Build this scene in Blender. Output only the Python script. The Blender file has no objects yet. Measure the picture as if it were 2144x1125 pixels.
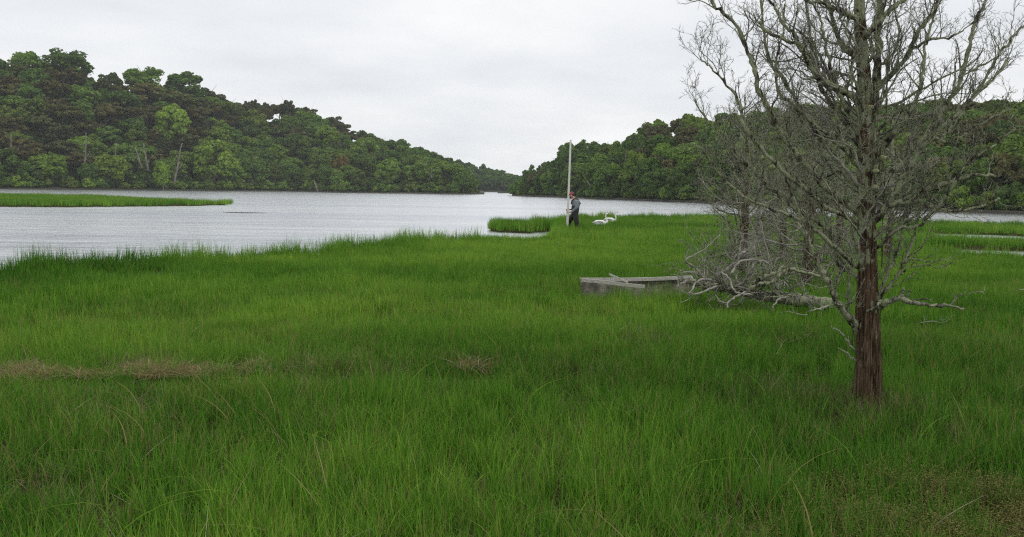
import bpy, bmesh, math, random
import numpy as np
from mathutils import Vector, Matrix, geometry

# ------------------------------------------------------------------ camera, sky, sun, exposure
SC = bpy.context.scene
FPX, CX, CY = 1900.0, 1072.0, 562.5            # lens of the 2144 x 1125 photograph
PITCH, ROLL, EYE = math.radians(5.04), math.radians(0.80), 1.90
cam_d = bpy.data.cameras.new('camera'); cam = bpy.data.objects.new('camera', cam_d)
SC.collection.objects.link(cam); SC.camera = cam
cam_d.sensor_width = 36.0; cam_d.lens = 36.0 * FPX / 2144.0
cam_d.clip_start = 0.05; cam_d.clip_end = 6000
CAMROT = Matrix.Rotation(math.pi/2 - PITCH, 3, 'X') @ Matrix.Rotation(ROLL, 3, 'Z')
cam.matrix_world = Matrix.Translation((0, 0, EYE)) @ CAMROT.to_4x4()

world = bpy.data.worlds.new('World'); SC.world = world; world.use_nodes = True
wt = world.node_tree; wt.nodes.clear()
def N(t, ty, **k):
    n = t.nodes.new(ty)
    for a, b in k.items(): setattr(n, a, b)
    return n
SUN_EL, SUN_ROT = math.radians(55), math.radians(-60)
sky = N(wt, 'ShaderNodeTexSky', sky_type='NISHITA', sun_disc=False, sun_elevation=SUN_EL, sun_rotation=SUN_ROT)
bg1 = N(wt, 'ShaderNodeBackground'); bg1.inputs[1].default_value = 0.10
wt.links.new(sky.outputs[0], bg1.inputs[0])
tc = N(wt, 'ShaderNodeTexCoord')
# cloud deck: the view direction flattened towards the horizon so cloud bands lie along it
sep = N(wt, 'ShaderNodeSeparateXYZ'); wt.links.new(tc.outputs['Generated'], sep.inputs[0])
ad = N(wt, 'ShaderNodeMath', operation='ADD'); wt.links.new(sep.outputs[2], ad.inputs[0]); ad.inputs[1].default_value = 0.16
dvx = N(wt, 'ShaderNodeMath', operation='DIVIDE'); wt.links.new(sep.outputs[0], dvx.inputs[0]); wt.links.new(ad.outputs[0], dvx.inputs[1])
dvy = N(wt, 'ShaderNodeMath', operation='DIVIDE'); wt.links.new(sep.outputs[1], dvy.inputs[0]); wt.links.new(ad.outputs[0], dvy.inputs[1])
cmb = N(wt, 'ShaderNodeCombineXYZ'); wt.links.new(dvx.outputs[0], cmb.inputs[0]); wt.links.new(dvy.outputs[0], cmb.inputs[1])
cn = N(wt, 'ShaderNodeTexNoise'); cn.inputs['Scale'].default_value = 0.62; cn.inputs['Detail'].default_value = 5; cn.inputs['Roughness'].default_value = 0.52
wt.links.new(cmb.outputs[0], cn.inputs[0])
cr = N(wt, 'ShaderNodeValToRGB'); e = cr.color_ramp.elements
e[0].position = 0.30; e[0].color = (0.66, 0.69, 0.735, 1); e[1].position = 0.66; e[1].color = (0.94, 0.94, 0.94, 1)
wt.links.new(cn.outputs[0], cr.inputs[0])
bg2 = N(wt, 'ShaderNodeBackground'); bg2.inputs[1].default_value = 1.13
wt.links.new(cr.outputs[0], bg2.inputs[0])
mxw = N(wt, 'ShaderNodeMixShader'); mxw.inputs[0].default_value = 0.96
wt.links.new(bg1.outputs[0], mxw.inputs[1]); wt.links.new(bg2.outputs[0], mxw.inputs[2])
wo = N(wt, 'ShaderNodeOutputWorld'); wt.links.new(mxw.outputs[0], wo.inputs[0])

sd = bpy.data.lights.new('sun', 'SUN'); sd.energy = 0.8; sd.angle = math.radians(25); sd.color = (1.0, 0.97, 0.92)
sun = bpy.data.objects.new('sun', sd); SC.collection.objects.link(sun)
sun.rotation_euler = (math.radians(35), 0, math.radians(60)); sun['kind'] = 'helper'
SC.view_settings.view_transform = 'Standard'; SC.view_settings.look = 'None'
SC.view_settings.exposure = 0.0; SC.view_settings.gamma = 1.0; SC.view_settings.use_curve_mapping = False
SC.cycles.filter_width = 1.2; SC.cycles.use_denoising = False; SC.cycles.max_bounces = 6; SC.cycles.diffuse_bounces = 3; SC.cycles.glossy_bounces = 2; SC.cycles.transmission_bounces = 4

# ------------------------------------------------------------------ helpers
COL = SC.collection
rnd = random.Random(11); nrs = np.random.RandomState(5)
def ray(px, py):
    return (CAMROT @ Vector(((px-CX)/FPX, -(py-CY)/FPX, -1.0)))
def G(px, py, z=0.0):                     # ground point seen at a survey pixel
    d = ray(px, py); t = (z-EYE)/d.z
    return Vector((d.x*t, d.y*t, z))
def P(px, py, y):                         # point seen at a survey pixel, y metres out
    d = ray(px, py); t = y/d.y
    return Vector((d.x*t, y, EYE+d.z*t))
CI = CAMROT.transposed()
def proj(v):
    q = CI @ (Vector(v)-Vector((0, 0, EYE)))
    return CX+FPX*q.x/-q.z, CY-FPX*q.y/-q.z
def hz(u): return 395.0+(u-CX)*math.tan(ROLL)

_perm = nrs.rand(256, 256)
def vn(x, y):                             # smooth value noise, 0..1
    x = np.asarray(x, float); y = np.asarray(y, float)
    xi = np.floor(x).astype(int); yi = np.floor(y).astype(int); fx = x-xi; fy = y-yi
    fx = fx*fx*(3-2*fx); fy = fy*fy*(3-2*fy)
    a = _perm[xi & 255, yi & 255]; b = _perm[(xi+1) & 255, yi & 255]
    c = _perm[xi & 255, (yi+1) & 255]; d = _perm[(xi+1) & 255, (yi+1) & 255]
    return (a*(1-fx)+b*fx)*(1-fy)+(c*(1-fx)+d*fx)*fy
def fbm(x, y, s=1.0, o=4):
    t = 0; am = 0.5; tot = 0
    for k in range(o):
        t = t+am*vn(np.asarray(x)*s+17.3*k, np.asarray(y)*s+9.1*k); tot += am; am *= 0.5; s *= 2.1
    return t/tot
def gz(x, y):                             # marsh surface relief
    return 0.10*(fbm(x, y, 0.35, 3)-0.5)

def link(o, parent=None, **p):
    COL.objects.link(o)
    if parent is not None: o.parent = parent
    for k, v in p.items(): o[k] = v
    return o
def mesh_np(name, V, F, mat=None, attrs=None, smooth=False):
    """V (n,3); F list of arrays (m,k) with equal k each, or python list of faces"""
    me = bpy.data.meshes.new(name)
    if isinstance(F, np.ndarray):
        m, k = F.shape
        me.vertices.add(len(V)); me.vertices.foreach_set('co', np.asarray(V, np.float32).ravel())
        me.loops.add(m*k); me.loops.foreach_set('vertex_index', F.astype(np.int32).ravel())
        me.polygons.add(m); me.polygons.foreach_set('loop_start', np.arange(0, m*k, k, dtype=np.int32))
        me.update(calc_edges=True)
    else:
        me.from_pydata([tuple(v) for v in V], [], F)
    for an, av in (attrs or {}).items():
        a = me.attributes.new(an, 'FLOAT', 'POINT'); a.data.foreach_set('value', np.asarray(av, np.float32))
    if smooth: me.polygons.foreach_set('use_smooth', [True]*len(me.polygons))
    if mat is not None: me.materials.append(mat)
    return me
class MB:
    def __init__(s): s.v = []; s.f = []; s.a = []
    def tube(s, pts, rad, n=6, wob=0.0, cap=True, seed=0):
        if len(pts) < 2: return
        b = len(s.v); k = len(pts); up = Vector((0.13, 0.27, 0.95))
        for i, p in enumerate(pts):
            t = (pts[min(i+1, k-1)]-pts[max(i-1, 0)])
            if t.length < 1e-9: t = Vector((0, 0, 1))
            t.normalize(); x = t.cross(up)
            if x.length < 0.2: x = t.cross(Vector((1, 0, 0)))
            x.normalize(); y = t.cross(x); up = y.cross(t) if False else up
            for j in range(n):
                a = 2*math.pi*j/n
                r = rad[i]*(1+(rnd.uniform(-wob, wob) if wob else 0))
                s.v.append(p+x*(math.cos(a)*r)+y*(math.sin(a)*r))
        for i in range(k-1):
            for j in range(n):
                q = (j+1) % n
                s.f.append((b+i*n+j, b+i*n+q, b+(i+1)*n+q, b+(i+1)*n+j))
        if cap:
            s.f.append(tuple(range(b+n-1, b-1, -1))); s.f.append(tuple(range(b+(k-1)*n, b+k*n)))
    def box(s, c, sx, sy, sz, M=None):
        b = len(s.v)
        for dx in (-.5, .5):
            for dy in (-.5, .5):
                for dz in (-.5, .5):
                    q = Vector((dx*sx, dy*sy, dz*sz))
                    if M is not None: q = M @ q
                    s.v.append(Vector(c)+q)
        for f in ((0, 1, 3, 2), (4, 6, 7, 5), (0, 4, 5, 1), (2, 3, 7, 6), (0, 2, 6, 4), (1, 5, 7, 3)):
            s.f.append(tuple(b+i for i in f))
    def prism(s, quad_a, quad_b):
        b = len(s.v); s.v += [Vector(q) for q in quad_a]+[Vector(q) for q in quad_b]; n = len(quad_a)
        s.f.append(tuple(range(b+n-1, b-1, -1))); s.f.append(tuple(range(b+n, b+2*n)))
        for i in range(n): s.f.append((b+i, b+(i+1) % n, b+n+(i+1) % n, b+n+i))
    def build(s, name, mat, parent=None, smooth=True, **p):
        me = mesh_np(name, s.v, s.f, mat, smooth=smooth)
        return link(bpy.data.objects.new(name, me), parent, **p)
def empty(name, loc, label, cat, group=None, rz=0.0):
    o = bpy.data.objects.new(name, None); o.location = loc; o.rotation_euler = (0, 0, rz); o.empty_display_size = 0.3
    link(o, label=label, category=cat)
    if group: o['group'] = group
    return o

# ------------------------------------------------------------------ materials
def mat(name):
    m = bpy.data.materials.new(name); m.use_nodes = True; m.node_tree.nodes.clear(); return m, m.node_tree
def out(t, s): o = N(t, 'ShaderNodeOutputMaterial'); t.links.new(s, o.inputs[0]); return o
def ramp(t, fac, stops, interp='LINEAR'):
    r = N(t, 'ShaderNodeValToRGB'); r.color_ramp.interpolation = interp
    while len(r.color_ramp.elements) < len(stops): r.color_ramp.elements.new(0.5)
    for e_, (p_, c_) in zip(r.color_ramp.elements, stops): e_.position = p_; e_.color = (*c_, 1)
    t.links.new(fac, r.inputs[0]); return r.outputs[0]
def noise(t, scale, detail=4, rough=0.55, vec=None, sxyz=None):
    n = N(t, 'ShaderNodeTexNoise'); n.inputs['Scale'].default_value = scale; n.inputs['Detail'].default_value = detail; n.inputs['Roughness'].default_value = rough
    if vec is not None:
        if sxyz:
            mp = N(t, 'ShaderNodeMapping'); mp.inputs['Scale'].default_value = sxyz; t.links.new(vec, mp.inputs[0]); vec = mp.outputs[0]
        t.links.new(vec, n.inputs[0])
    return n.outputs[0]
def mixc(t, fac, a, b, mode='MIX'):
    m = N(t, 'ShaderNodeMix', data_type='RGBA', blend_type=mode)
    for s_, v in ((m.inputs[0], fac), (m.inputs[6], a), (m.inputs[7], b)):
        if isinstance(v, (int, float)): s_.default_value = v
        elif isinstance(v, tuple): s_.default_value = (*v, 1)
        else: t.links.new(v, s_)
    return m.outputs[2]
def math_(t, op, a, b=None):
    m = N(t, 'ShaderNodeMath', operation=op)
    for s_, v in ((m.inputs[0], a), (m.inputs[1], b)):
        if v is None: continue
        if isinstance(v, (int, float)): s_.default_value = v
        else: t.links.new(v, s_)
    return m.outputs[0]
def simple(name, c1, c2, scale=8.0, rough=0.85, bump=0.0, sxyz=None, spec=0.3):
    m, t = mat(name); tcn = N(t, 'ShaderNodeTexCoord')
    n = noise(t, scale, 5, 0.6, tcn.outputs['Object'], sxyz)
    b = N(t, 'ShaderNodeBsdfPrincipled'); b.inputs['Roughness'].default_value = rough; b.inputs['Specular IOR Level'].default_value = spec
    t.links.new(ramp(t, n, [(0.32, c1), (0.68, c2)]), b.inputs['Base Color'])
    if bump:
        bp = N(t, 'ShaderNodeBump'); bp.inputs['Distance'].default_value = bump; t.links.new(n, bp.inputs['Height']); t.links.new(bp.outputs[0], b.inputs['Normal'])
    out(t, b.outputs[0]); return m
def leafy(t, col, trans=0.35, gloss=0.04, nrm=None):
    if gloss == 0: gloss = 0.004
    d = N(t, 'ShaderNodeBsdfDiffuse'); tr = N(t, 'ShaderNodeBsdfTranslucent'); g = N(t, 'ShaderNodeBsdfGlossy'); g.inputs['Roughness'].default_value = 0.45
    t.links.new(col, d.inputs[0]); t.links.new(col, tr.inputs[0])
    m1 = N(t, 'ShaderNodeMixShader'); m1.inputs[0].default_value = trans; t.links.new(d.outputs[0], m1.inputs[1]); t.links.new(tr.outputs[0], m1.inputs[2])
    m2 = N(t, 'ShaderNodeMixShader'); m2.inputs[0].default_value = gloss; t.links.new(m1.outputs[0], m2.inputs[1]); t.links.new(g.outputs[0], m2.inputs[2])
    return m2.outputs[0]
def grass_mat(name, stops, straw=(0.27, 0.25, 0.085), straw_at=0.985):
    """per blade: 'shade' on the blade (0..1), 'tint' on the tuft (instancer)"""
    m, t = mat(name)
    a1 = N(t, 'ShaderNodeAttribute', attribute_name='shade'); a2 = N(t, 'ShaderNodeAttribute', attribute_name='tint', attribute_type='INSTANCER')
    a3 = N(t, 'ShaderNodeAttribute', attribute_name='dry', attribute_type='INSTANCER')
    f = math_(t, 'ADD', math_(t, 'MULTIPLY', a1.outputs['Fac'], 0.58), math_(t, 'MULTIPLY', a2.outputs['Fac'], 0.55))
    c = ramp(t, f, stops)
    s = math_(t, 'GREATER_THAN', math_(t, 'ADD', a1.outputs['Fac'], a3.outputs['Fac']), straw_at)
    out(t, leafy(t, mixc(t, s, c, straw), 0.40, 0.0)); return m
M_GRASS = grass_mat('marsh_grass', [(0.10, (0.030, 0.095, 0.010)), (0.40, (0.078, 0.215, 0.020)), (0.68, (0.132, 0.300, 0.030)), (1.0, (0.29, 0.45, 0.055))])
M_DEAD = grass_mat('dead_grass', [(0.1, (0.065, 0.06, 0.025)), (0.5, (0.16, 0.145, 0.07)), (0.95, (0.32, 0.285, 0.16))], (0.46, 0.42, 0.29), 0.95)
M_STRAW = grass_mat('washed_up_straw', [(0.1, (0.12, 0.09, 0.035)), (0.5, (0.30, 0.24, 0.11)), (0.95, (0.46, 0.40, 0.22))], (0.55, 0.5, 0.36), 0.95)
M_SEED = grass_mat('seeding_rush', [(0.1, (0.05, 0.075, 0.015)), (0.5, (0.10, 0.11, 0.03)), (0.95, (0.18, 0.15, 0.05))], (0.25, 0.235, 0.085), 0.76)

m, t = mat('marsh_soil'); tcn = N(t, 'ShaderNodeTexCoord')
n = noise(t, 3.0, 6, 0.65, tcn.outputs['Object']); b = N(t, 'ShaderNodeBsdfPrincipled'); b.inputs['Roughness'].default_value = 0.95; b.inputs['Specular IOR Level'].default_value = 0.05
t.links.new(ramp(t, n, [(0.3, (0.026, 0.034, 0.008)), (0.55, (0.048, 0.046, 0.018)), (0.75, (0.085, 0.070, 0.034))]), b.inputs['Base Color'])
bp = N(t, 'ShaderNodeBump'); bp.inputs['Distance'].default_value = 0.05; t.links.new(n, bp.inputs['Height']); t.links.new(bp.outputs[0], b.inputs['Normal'])
out(t, b.outputs[0]); M_SOIL = m

m, t = mat('hill_soil'); geo = N(t, 'ShaderNodeNewGeometry'); sp = N(t, 'ShaderNodeSeparateXYZ'); t.links.new(geo.outputs['Position'], sp.inputs[0])
n = noise(t, 0.35, 6, 0.6, geo.outputs['Position']); b = N(t, 'ShaderNodeBsdfPrincipled'); b.inputs['Roughness'].default_value = 0.95
c = ramp(t, n, [(0.3, (0.022, 0.032, 0.010)), (0.6, (0.040, 0.050, 0.018)), (0.8, (0.075, 0.080, 0.030))])
z = math_(t, 'LESS_THAN', sp.outputs[2], 0.16)
t.links.new(mixc(t, z, c, (0.030, 0.024, 0.017)), b.inputs['Base Color']); out(t, b.outputs[0]); M_HILL = m

m, t = mat('river_water'); geo = N(t, 'ShaderNodeNewGeometry')
b = N(t, 'ShaderNodeBsdfDiffuse'); b.inputs[0].default_value = (0.12, 0.14, 0.15, 1)
wg = N(t, 'ShaderNodeBsdfGlossy'); wg.inputs[0].default_value = (0.88, 0.905, 0.94, 1); wg.inputs['Roughness'].default_value = 0.2
n1 = noise(t, 1.0, 4, 0.6, geo.outputs['Position'], (1.3, 3.2, 1)); n2 = noise(t, 1.0, 3, 0.55, geo.outputs['Position'], (0.10, 0.30, 1))
n3 = noise(t, 1.0, 3, 0.6, geo.outputs['Position'], (5.0, 9.0, 1))
hsum = math_(t, 'ADD', math_(t, 'ADD', math_(t, 'MULTIPLY', n1, 0.10), math_(t, 'MULTIPLY', n2, 0.35)), math_(t, 'MULTIPLY', n3, 0.025))
bp = N(t, 'ShaderNodeBump'); bp.inputs['Distance'].default_value = 1.0; bp.inputs['Strength'].default_value = 0.8
t.links.new(hsum, bp.inputs['Height']); t.links.new(bp.outputs[0], wg.inputs['Normal'])
lane = noise(t, 1.0, 3, 0.5, geo.outputs['Position'], (0.012, 0.09, 1)); t.links.new(ramp(t, lane, [(0.35, (0.87, 0.89, 0.92)), (0.6, (0.97, 0.98, 0.99))]), wg.inputs[0])
ms = N(t, 'ShaderNodeMixShader'); ms.inputs[0].default_value = 0.90; t.links.new(b.outputs[0], ms.inputs[1]); t.links.new(wg.outputs[0], ms.inputs[2])
out(t, ms.outputs[0]); M_WATER = m

def foliage_mat(name, lo, hi, trans=0.3):
    m, t = mat(name); oi = N(t, 'ShaderNodeObjectInfo'); a = N(t, 'ShaderNodeAttribute', attribute_name='shade')
    f = math_(t, 'ADD', math_(t, 'MULTIPLY', a.outputs['Fac'], 0.6), math_(t, 'MULTIPLY', oi.outputs['Random'], 0.4))
    c = ramp(t, f, [(0.05, lo), (0.95, hi)])
    c = mixc(t, 1.0, c, oi.outputs['Color'], 'MULTIPLY')
    out(t, leafy(t, c, trans, 0.02)); return m
M_LEAF = foliage_mat('broadleaf_foliage', (0.056, 0.110, 0.013), (0.225, 0.350, 0.045), 0.38)
M_PINE = foliage_mat('pine_foliage', (0.045, 0.055, 0.020), (0.135, 0.140, 0.055), 0.25)
M_BARKFAR = simple('grey_brown_bark', (0.07, 0.06, 0.05), (0.17, 0.15, 0.125), 1.5)
M_SNAG = simple('bleached_wood', (0.08, 0.07, 0.055), (0.22, 0.20, 0.165), 1.2)

def bark(name, red, lichen_lo, zl=None, grey=(0.15, 0.14, 0.125)):
    """fibrous cedar bark with lichen; zl = height above which lichen takes over"""
    m, t = mat(name); tcn = N(t, 'ShaderNodeTexCoord'); ob = tcn.outputs['Object']
    fib = noise(t, 1.0, 6, 0.65, ob, (55, 55, 4.5)); pat = noise(t, 1.0, 5, 0.6, ob, (14, 14, 7)); fine = noise(t, 90.0, 4, 0.6, ob)
    base = ramp(t, fib, [(0.36, (0.014, 0.010, 0.008)), (0.47, tuple(0.45*c for c in red)), (0.60, red), (0.72, grey)])
    lich = ramp(t, fine, [(0.3, (0.13, 0.145, 0.085)), (0.55, (0.29, 0.31, 0.19)), (0.75, (0.46, 0.475, 0.34))])
    if zl is not None:
        sp = N(t, 'ShaderNodeSeparateXYZ'); t.links.new(ob, sp.inputs[0])
        mr = N(t, 'ShaderNodeMapRange'); t.links.new(sp.outputs[2], mr.inputs[0])
        mr.inputs[1].default_value = zl[0]; mr.inputs[2].default_value = zl[1]; mr.inputs[3].default_value = -0.20; mr.inputs[4].default_value = 0.09
        k = math_(t, 'ADD', pat, mr.outputs[0])
    else: k = math_(t, 'ADD', pat, lichen_lo)
    f = ramp(t, k, [(0.52, (0, 0, 0)), (0.60, (1, 1, 1))])
    b = N(t, 'ShaderNodeBsdfPrincipled'); b.inputs['Roughness'].default_value = 0.92; b.inputs['Specular IOR Level'].default_value = 0.15
    t.links.new(mixc(t, f, base, lich), b.inputs['Base Color'])
    bp = N(t, 'ShaderNodeBump'); bp.inputs['Distance'].default_value = 0.012
    t.links.new(math_(t, 'ADD', fib, math_(t, 'MULTIPLY', fine, 0.3)), bp.inputs['Height']); t.links.new(bp.outputs[0], b.inputs['Normal'])
    out(t, b.outputs[0]); return m
M_TRUNK = bark('cedar_trunk_bark', (0.140, 0.090, 0.054), 0, (0.0, 1.8))
M_LIMB = bark('lichened_branch_bark', (0.10, 0.085, 0.068), 0.10, None, (0.26, 0.25, 0.22))
M_LIMB2 = bark('greyer_branch_bark', (0.24, 0.225, 0.19), 0.07, None, (0.44, 0.42, 0.37))
M_PALE = simple('bleached_grey_wood', (0.15, 0.14, 0.12), (0.44, 0.415, 0.36), 9.0, 0.85, 0.01, (1, 1, 1))
M_LICH = simple('pale_lichen', (0.20, 0.23, 0.10), (0.42, 0.44, 0.24), 40, 0.95)

# ------------------------------------------------------------------ setting: water, marsh, shores
wat = mesh_np('water', np.array([(-1400, -60, -.12), (1400, -60, -.12), (1400, 1400, -.12), (-1400, 1400, -.12)]), [(0, 1, 2, 3)], M_WATER)
link(bpy.data.objects.new('water', wat), kind='structure')

GT = 0.30
WZ = -0.12
def gp(px, py, z=0.0): v = G(px, py, z); return (v.x, v.y)
edge = [gp(*q, GT) for q in [(-700, 612), (-300, 572), (0, 548), (60, 538), (150, 536), (230, 533), (330, 528), (440, 522), (560, 518),
        (650, 514), (720, 507), (800, 500), (870, 494), (920, 491), (985, 491)]]
notch = [gp(1030, 489, .22), gp(1065, 491, .22), gp(1085, 493, .22), (gp(1140, 494, .2)), gp(1166, 490, -.1), gp(1150, 488, -.2), gp(1100, 488, WZ), gp(1060, 487, WZ), gp(1028, 484, WZ)]
back = [gp(1030, 463, .2), gp(1060, 461, .25), gp(1120, 461, .3), gp(1190, 456, .3), gp(1215, 451, .3), gp(1260, 451, .3), gp(1340, 450, .3), gp(1420, 451, .3), gp(1500, 450, .3), gp(1620, 452, .3),
        gp(1800, 456, .3), gp(1960, 461, .3), gp(2144, 466, .3), gp(2600, 480, .3), gp(3300, 505, .3)]
ch1 = [gp(3300, 548, WZ), gp(2500, 507, WZ), gp(2144, 495, WZ), (gp(2080, 492, WZ)), gp(1990, 490, WZ), gp(1880, 487, WZ), gp(1870, 490, .1),
       gp(1990, 491.0, .24), gp(2070, 493.2, .24), gp(2144, 497.6, .24), gp(2500, 512, .26), gp(3300, 552, .28)]
ch2 = [gp(3300, 600, WZ), gp(2500, 540, WZ), gp(2144, 526, WZ), gp(2060, 524, WZ), gp(1930, 519, WZ), gp(1920, 522, .1),
       gp(2060, 524.5, .22), gp(2144, 527.6, .22), gp(2500, 544, .25), gp(3300, 608, .25)]
marsh_poly = [(-16, -8), (-17, 8)]+edge+notch+back+ch1+ch2+[(24, -8)]
islet = [gp(-500, 441, WZ), gp(-200, 435, WZ), gp(0, 433, WZ), gp(120, 434, WZ), gp(230, 433, WZ), gp(330, 432, WZ), gp(420, 431, WZ), gp(462, 429, WZ), gp(478, 426, WZ),
         gp(470, 423, .2), gp(420, 421, .25), gp(330, 418, .25), gp(240, 413, .25), gp(200, 411, .25), gp(100, 409, .25), gp(0, 408, .25), gp(-200, 404, .25), gp(-500, 399, .25)]
def densify(poly, step, jit):
    o = []
    for i in range(len(poly)):
        a = Vector(poly[i]); b_ = Vector(poly[(i+1) % len(poly)]); n = max(1, min(60, int((b_-a).length/step)))
        nn = (b_-a).orthogonal(); nn = nn.normalized() if nn.length > 0 else nn
        for k in range(n):
            q = a.lerp(b_, k/n)
            if k: q = q+nn*rnd.uniform(-jit, jit)
            o.append((q.x, q.y))
    return o
def inside(poly, X, Y):
    X = np.asarray(X); Y = np.asarray(Y); r = np.zeros(X.shape, bool); n = len(poly)
    for i in range(n):
        x1, y1 = poly[i]; x2, y2 = poly[(i+1) % n]
        if y1 == y2: continue
        c = ((y1 > Y) != (y2 > Y)) & (X < (x2-x1)*(Y-y1)/(y2-y1)+x1); r ^= c
    return r
def edgedist(poly, X, Y):
    d = np.full(np.shape(X), 1e9); n = len(poly)
    for i in range(n):
        x1, y1 = poly[i]; x2, y2 = poly[(i+1) % n]; dx, dy = x2-x1, y2-y1; L = dx*dx+dy*dy+1e-9
        tt = np.clip(((X-x1)*dx+(Y-y1)*dy)/L, 0, 1); d = np.minimum(d, np.hypot(X-x1-tt*dx, Y-y1-tt*dy))
    return d
def land(name, poly, gridstep):
    xs = [p[0] for p in poly]; ys = [p[1] for p in poly]
    gx, gy = np.meshgrid(np.arange(min(xs), max(xs), gridstep), np.arange(min(ys), max(ys), gridstep))
    gx = gx.ravel()+nrs.uniform(-.2, .2, gx.size)*gridstep; gy = gy.ravel()+nrs.uniform(-.2, .2, gy.size)*gridstep
    k = inside(poly, gx, gy); gx, gy = gx[k], gy[k]; k = edgedist(poly, gx, gy) > 0.25*gridstep; gx, gy = gx[k], gy[k]
    n = len(poly); pts = [Vector(p) for p in poly]+[Vector((a, b_)) for a, b_ in zip(gx, gy)]
    v2, e2, f2, ov, oe, of = geometry.delaunay_2d_cdt(pts, [(i, (i+1) % n) for i in range(n)], [], 2, 1e-4)
    V = [(v.x, v.y, float(gz(v.x, v.y))) for v in v2]; F = [tuple(f) for f in f2 if len(f) >= 3]
    # keep only faces inside
    cx = np.array([sum(V[i][0] for i in f)/len(f) for f in F]); cy = np.array([sum(V[i][1] for i in f)/len(f) for f in F])
    kk = inside(poly, cx, cy); F = [f for f, q in zip(F, kk) if q]
    b = len(V)
    for (x, y) in poly: V.append((x, y, float(gz(x, y))))
    for i, (x, y) in enumerate(poly):      # muddy bank leaning out to under the water
        px_, py_ = poly[i-1]; qx, qy = poly[(i+1) % n]; tx, ty = qx-px_, qy-py_; L = math.hypot(tx, ty)+1e-9
        s = -1 if area > 0 else 1
        ox, oy = -ty/L*s, tx/L*s; o = 0.05+0.10*float(vn(x*2.1, y*2.1))
        V.append((x+ox*o, y+oy*o, -0.55))
    for i in range(n):
        j = (i+1) % n; F.append((b+i, b+j, b+n+j, b+n+i))
    me = mesh_np(name, V, F, M_SOIL); return link(bpy.data.objects.new(name, me), kind='structure')
def sarea(p): return sum(p[i-1][0]*p[i][1]-p[i][0]*p[i-1][1] for i in range(len(p)))/2
for nm, pl, gs in (('marsh_ground', densify(marsh_poly, 1.2, 0.16), 1.6), ('marsh_islet', densify(islet, 1.8, 0.25), 4.0)):
    area = sarea(pl)
    land(nm, pl, gs)
    if nm == 'marsh_ground': MP = pl
    else: IP = pl
# low mud bar in the river
mb = MB(); c0 = G(512, 446, WZ); ring0 = []; ring1 = []
for k in range(28):
    a = 2*math.pi*k/28; r = 1+0.2*math.sin(3*a)+rnd.uniform(-.1, .1)
    ring0.append(c0+Vector((math.cos(a)*1.6*r, math.sin(a)*0.8*r, -0.03))); ring1.append(c0+Vector((math.cos(a)*1.3*r, math.sin(a)*0.55*r, 0.02)))
mb.prism(ring0, ring1); mb.build('mud_bank', M_SOIL, kind='structure')

# hills: shore distance and ridge given along the azimuth u (survey pixel of the direction)
def horiz(tab): us = [a for a, _ in tab]; vs = [b for _, b in tab]; return lambda u: np.interp(u, us, vs)
L_SHORE = horiz([(-2500, 396), (0, 397), (200, 399), (480, 401), (620, 402), (720, 404.5), (850, 406), (980, 408), (1040, 408)])
R_SHORE = horiz([(1040, 410), (1070, 411), (1200, 416), (1480, 427.5), (2144, 452), (2600, 468), (4500, 540)])
SKY_L = horiz([(-2500, 150), (-400, 110), (-60, 118), (0, 118), (25, 110), (60, 106), (100, 112), (130, 106), (165, 118), (190, 140), (200, 175), (215, 158), (240, 152), (262, 146), (290, 139), (330, 144), (346, 160), (375, 152), (410, 165),
    (440, 185), (470, 200), (510, 205), (530, 215), (560, 212), (592, 205), (615, 220), (650, 220), (680, 232), (720, 250), (733, 268), (765, 272), (800, 281), (850, 292), (890, 305), (920, 320), (945, 335), (965, 350), (985, 366), (1005, 400), (1100, 402)])
SKY_R = horiz([(1040, 402), (1068, 396), (1075, 385), (1100, 368), (1112, 342), (1120, 356), (1130, 345), (1150, 325), (1165, 320), (1180, 296), (1200, 289), (1240, 287), (1290, 290), (1310, 283), (1330, 262), (1360, 248), (1400, 243),
    (1440, 235), (1480, 229), (1600, 222), (1800, 207), (1900, 203), (2000, 200), (2144, 196), (2600, 190), (4500, 240)])
SKY_F = horiz([(700, 350), (900, 325), (945, 331), (980, 335), (1010, 342), (1040, 350), (1070, 358), (1090, 363), (1110, 366), (1160, 366), (1400, 360)])
def el(u, y): return (hz(u)-y)/FPX                      # rise per metre
WL, WR = 75.0, 55.0
def DS_L(u): return 2.15*FPX/(L_SHORE(u)-hz_np(u))
def DS_R(u): return 2.15*FPX/(R_SHORE(u)-hz_np(u))
def hz_np(u): return 395.0+(np.asarray(u, float)-CX)*math.tan(ROLL)
def ridge(u, side):
    if side == 'L': d = DS_L(u)+WL; s = SKY_L(u); th = 12.0
    elif side == 'R': d = DS_R(u)+WR; s = SKY_R(u); th = 9.5
    else: d = 560.0+0*u; s = SKY_F(u); th = 11.0
    return np.maximum(0.25, d*(hz_np(u)-s)/FPX+EYE-th)
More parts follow.
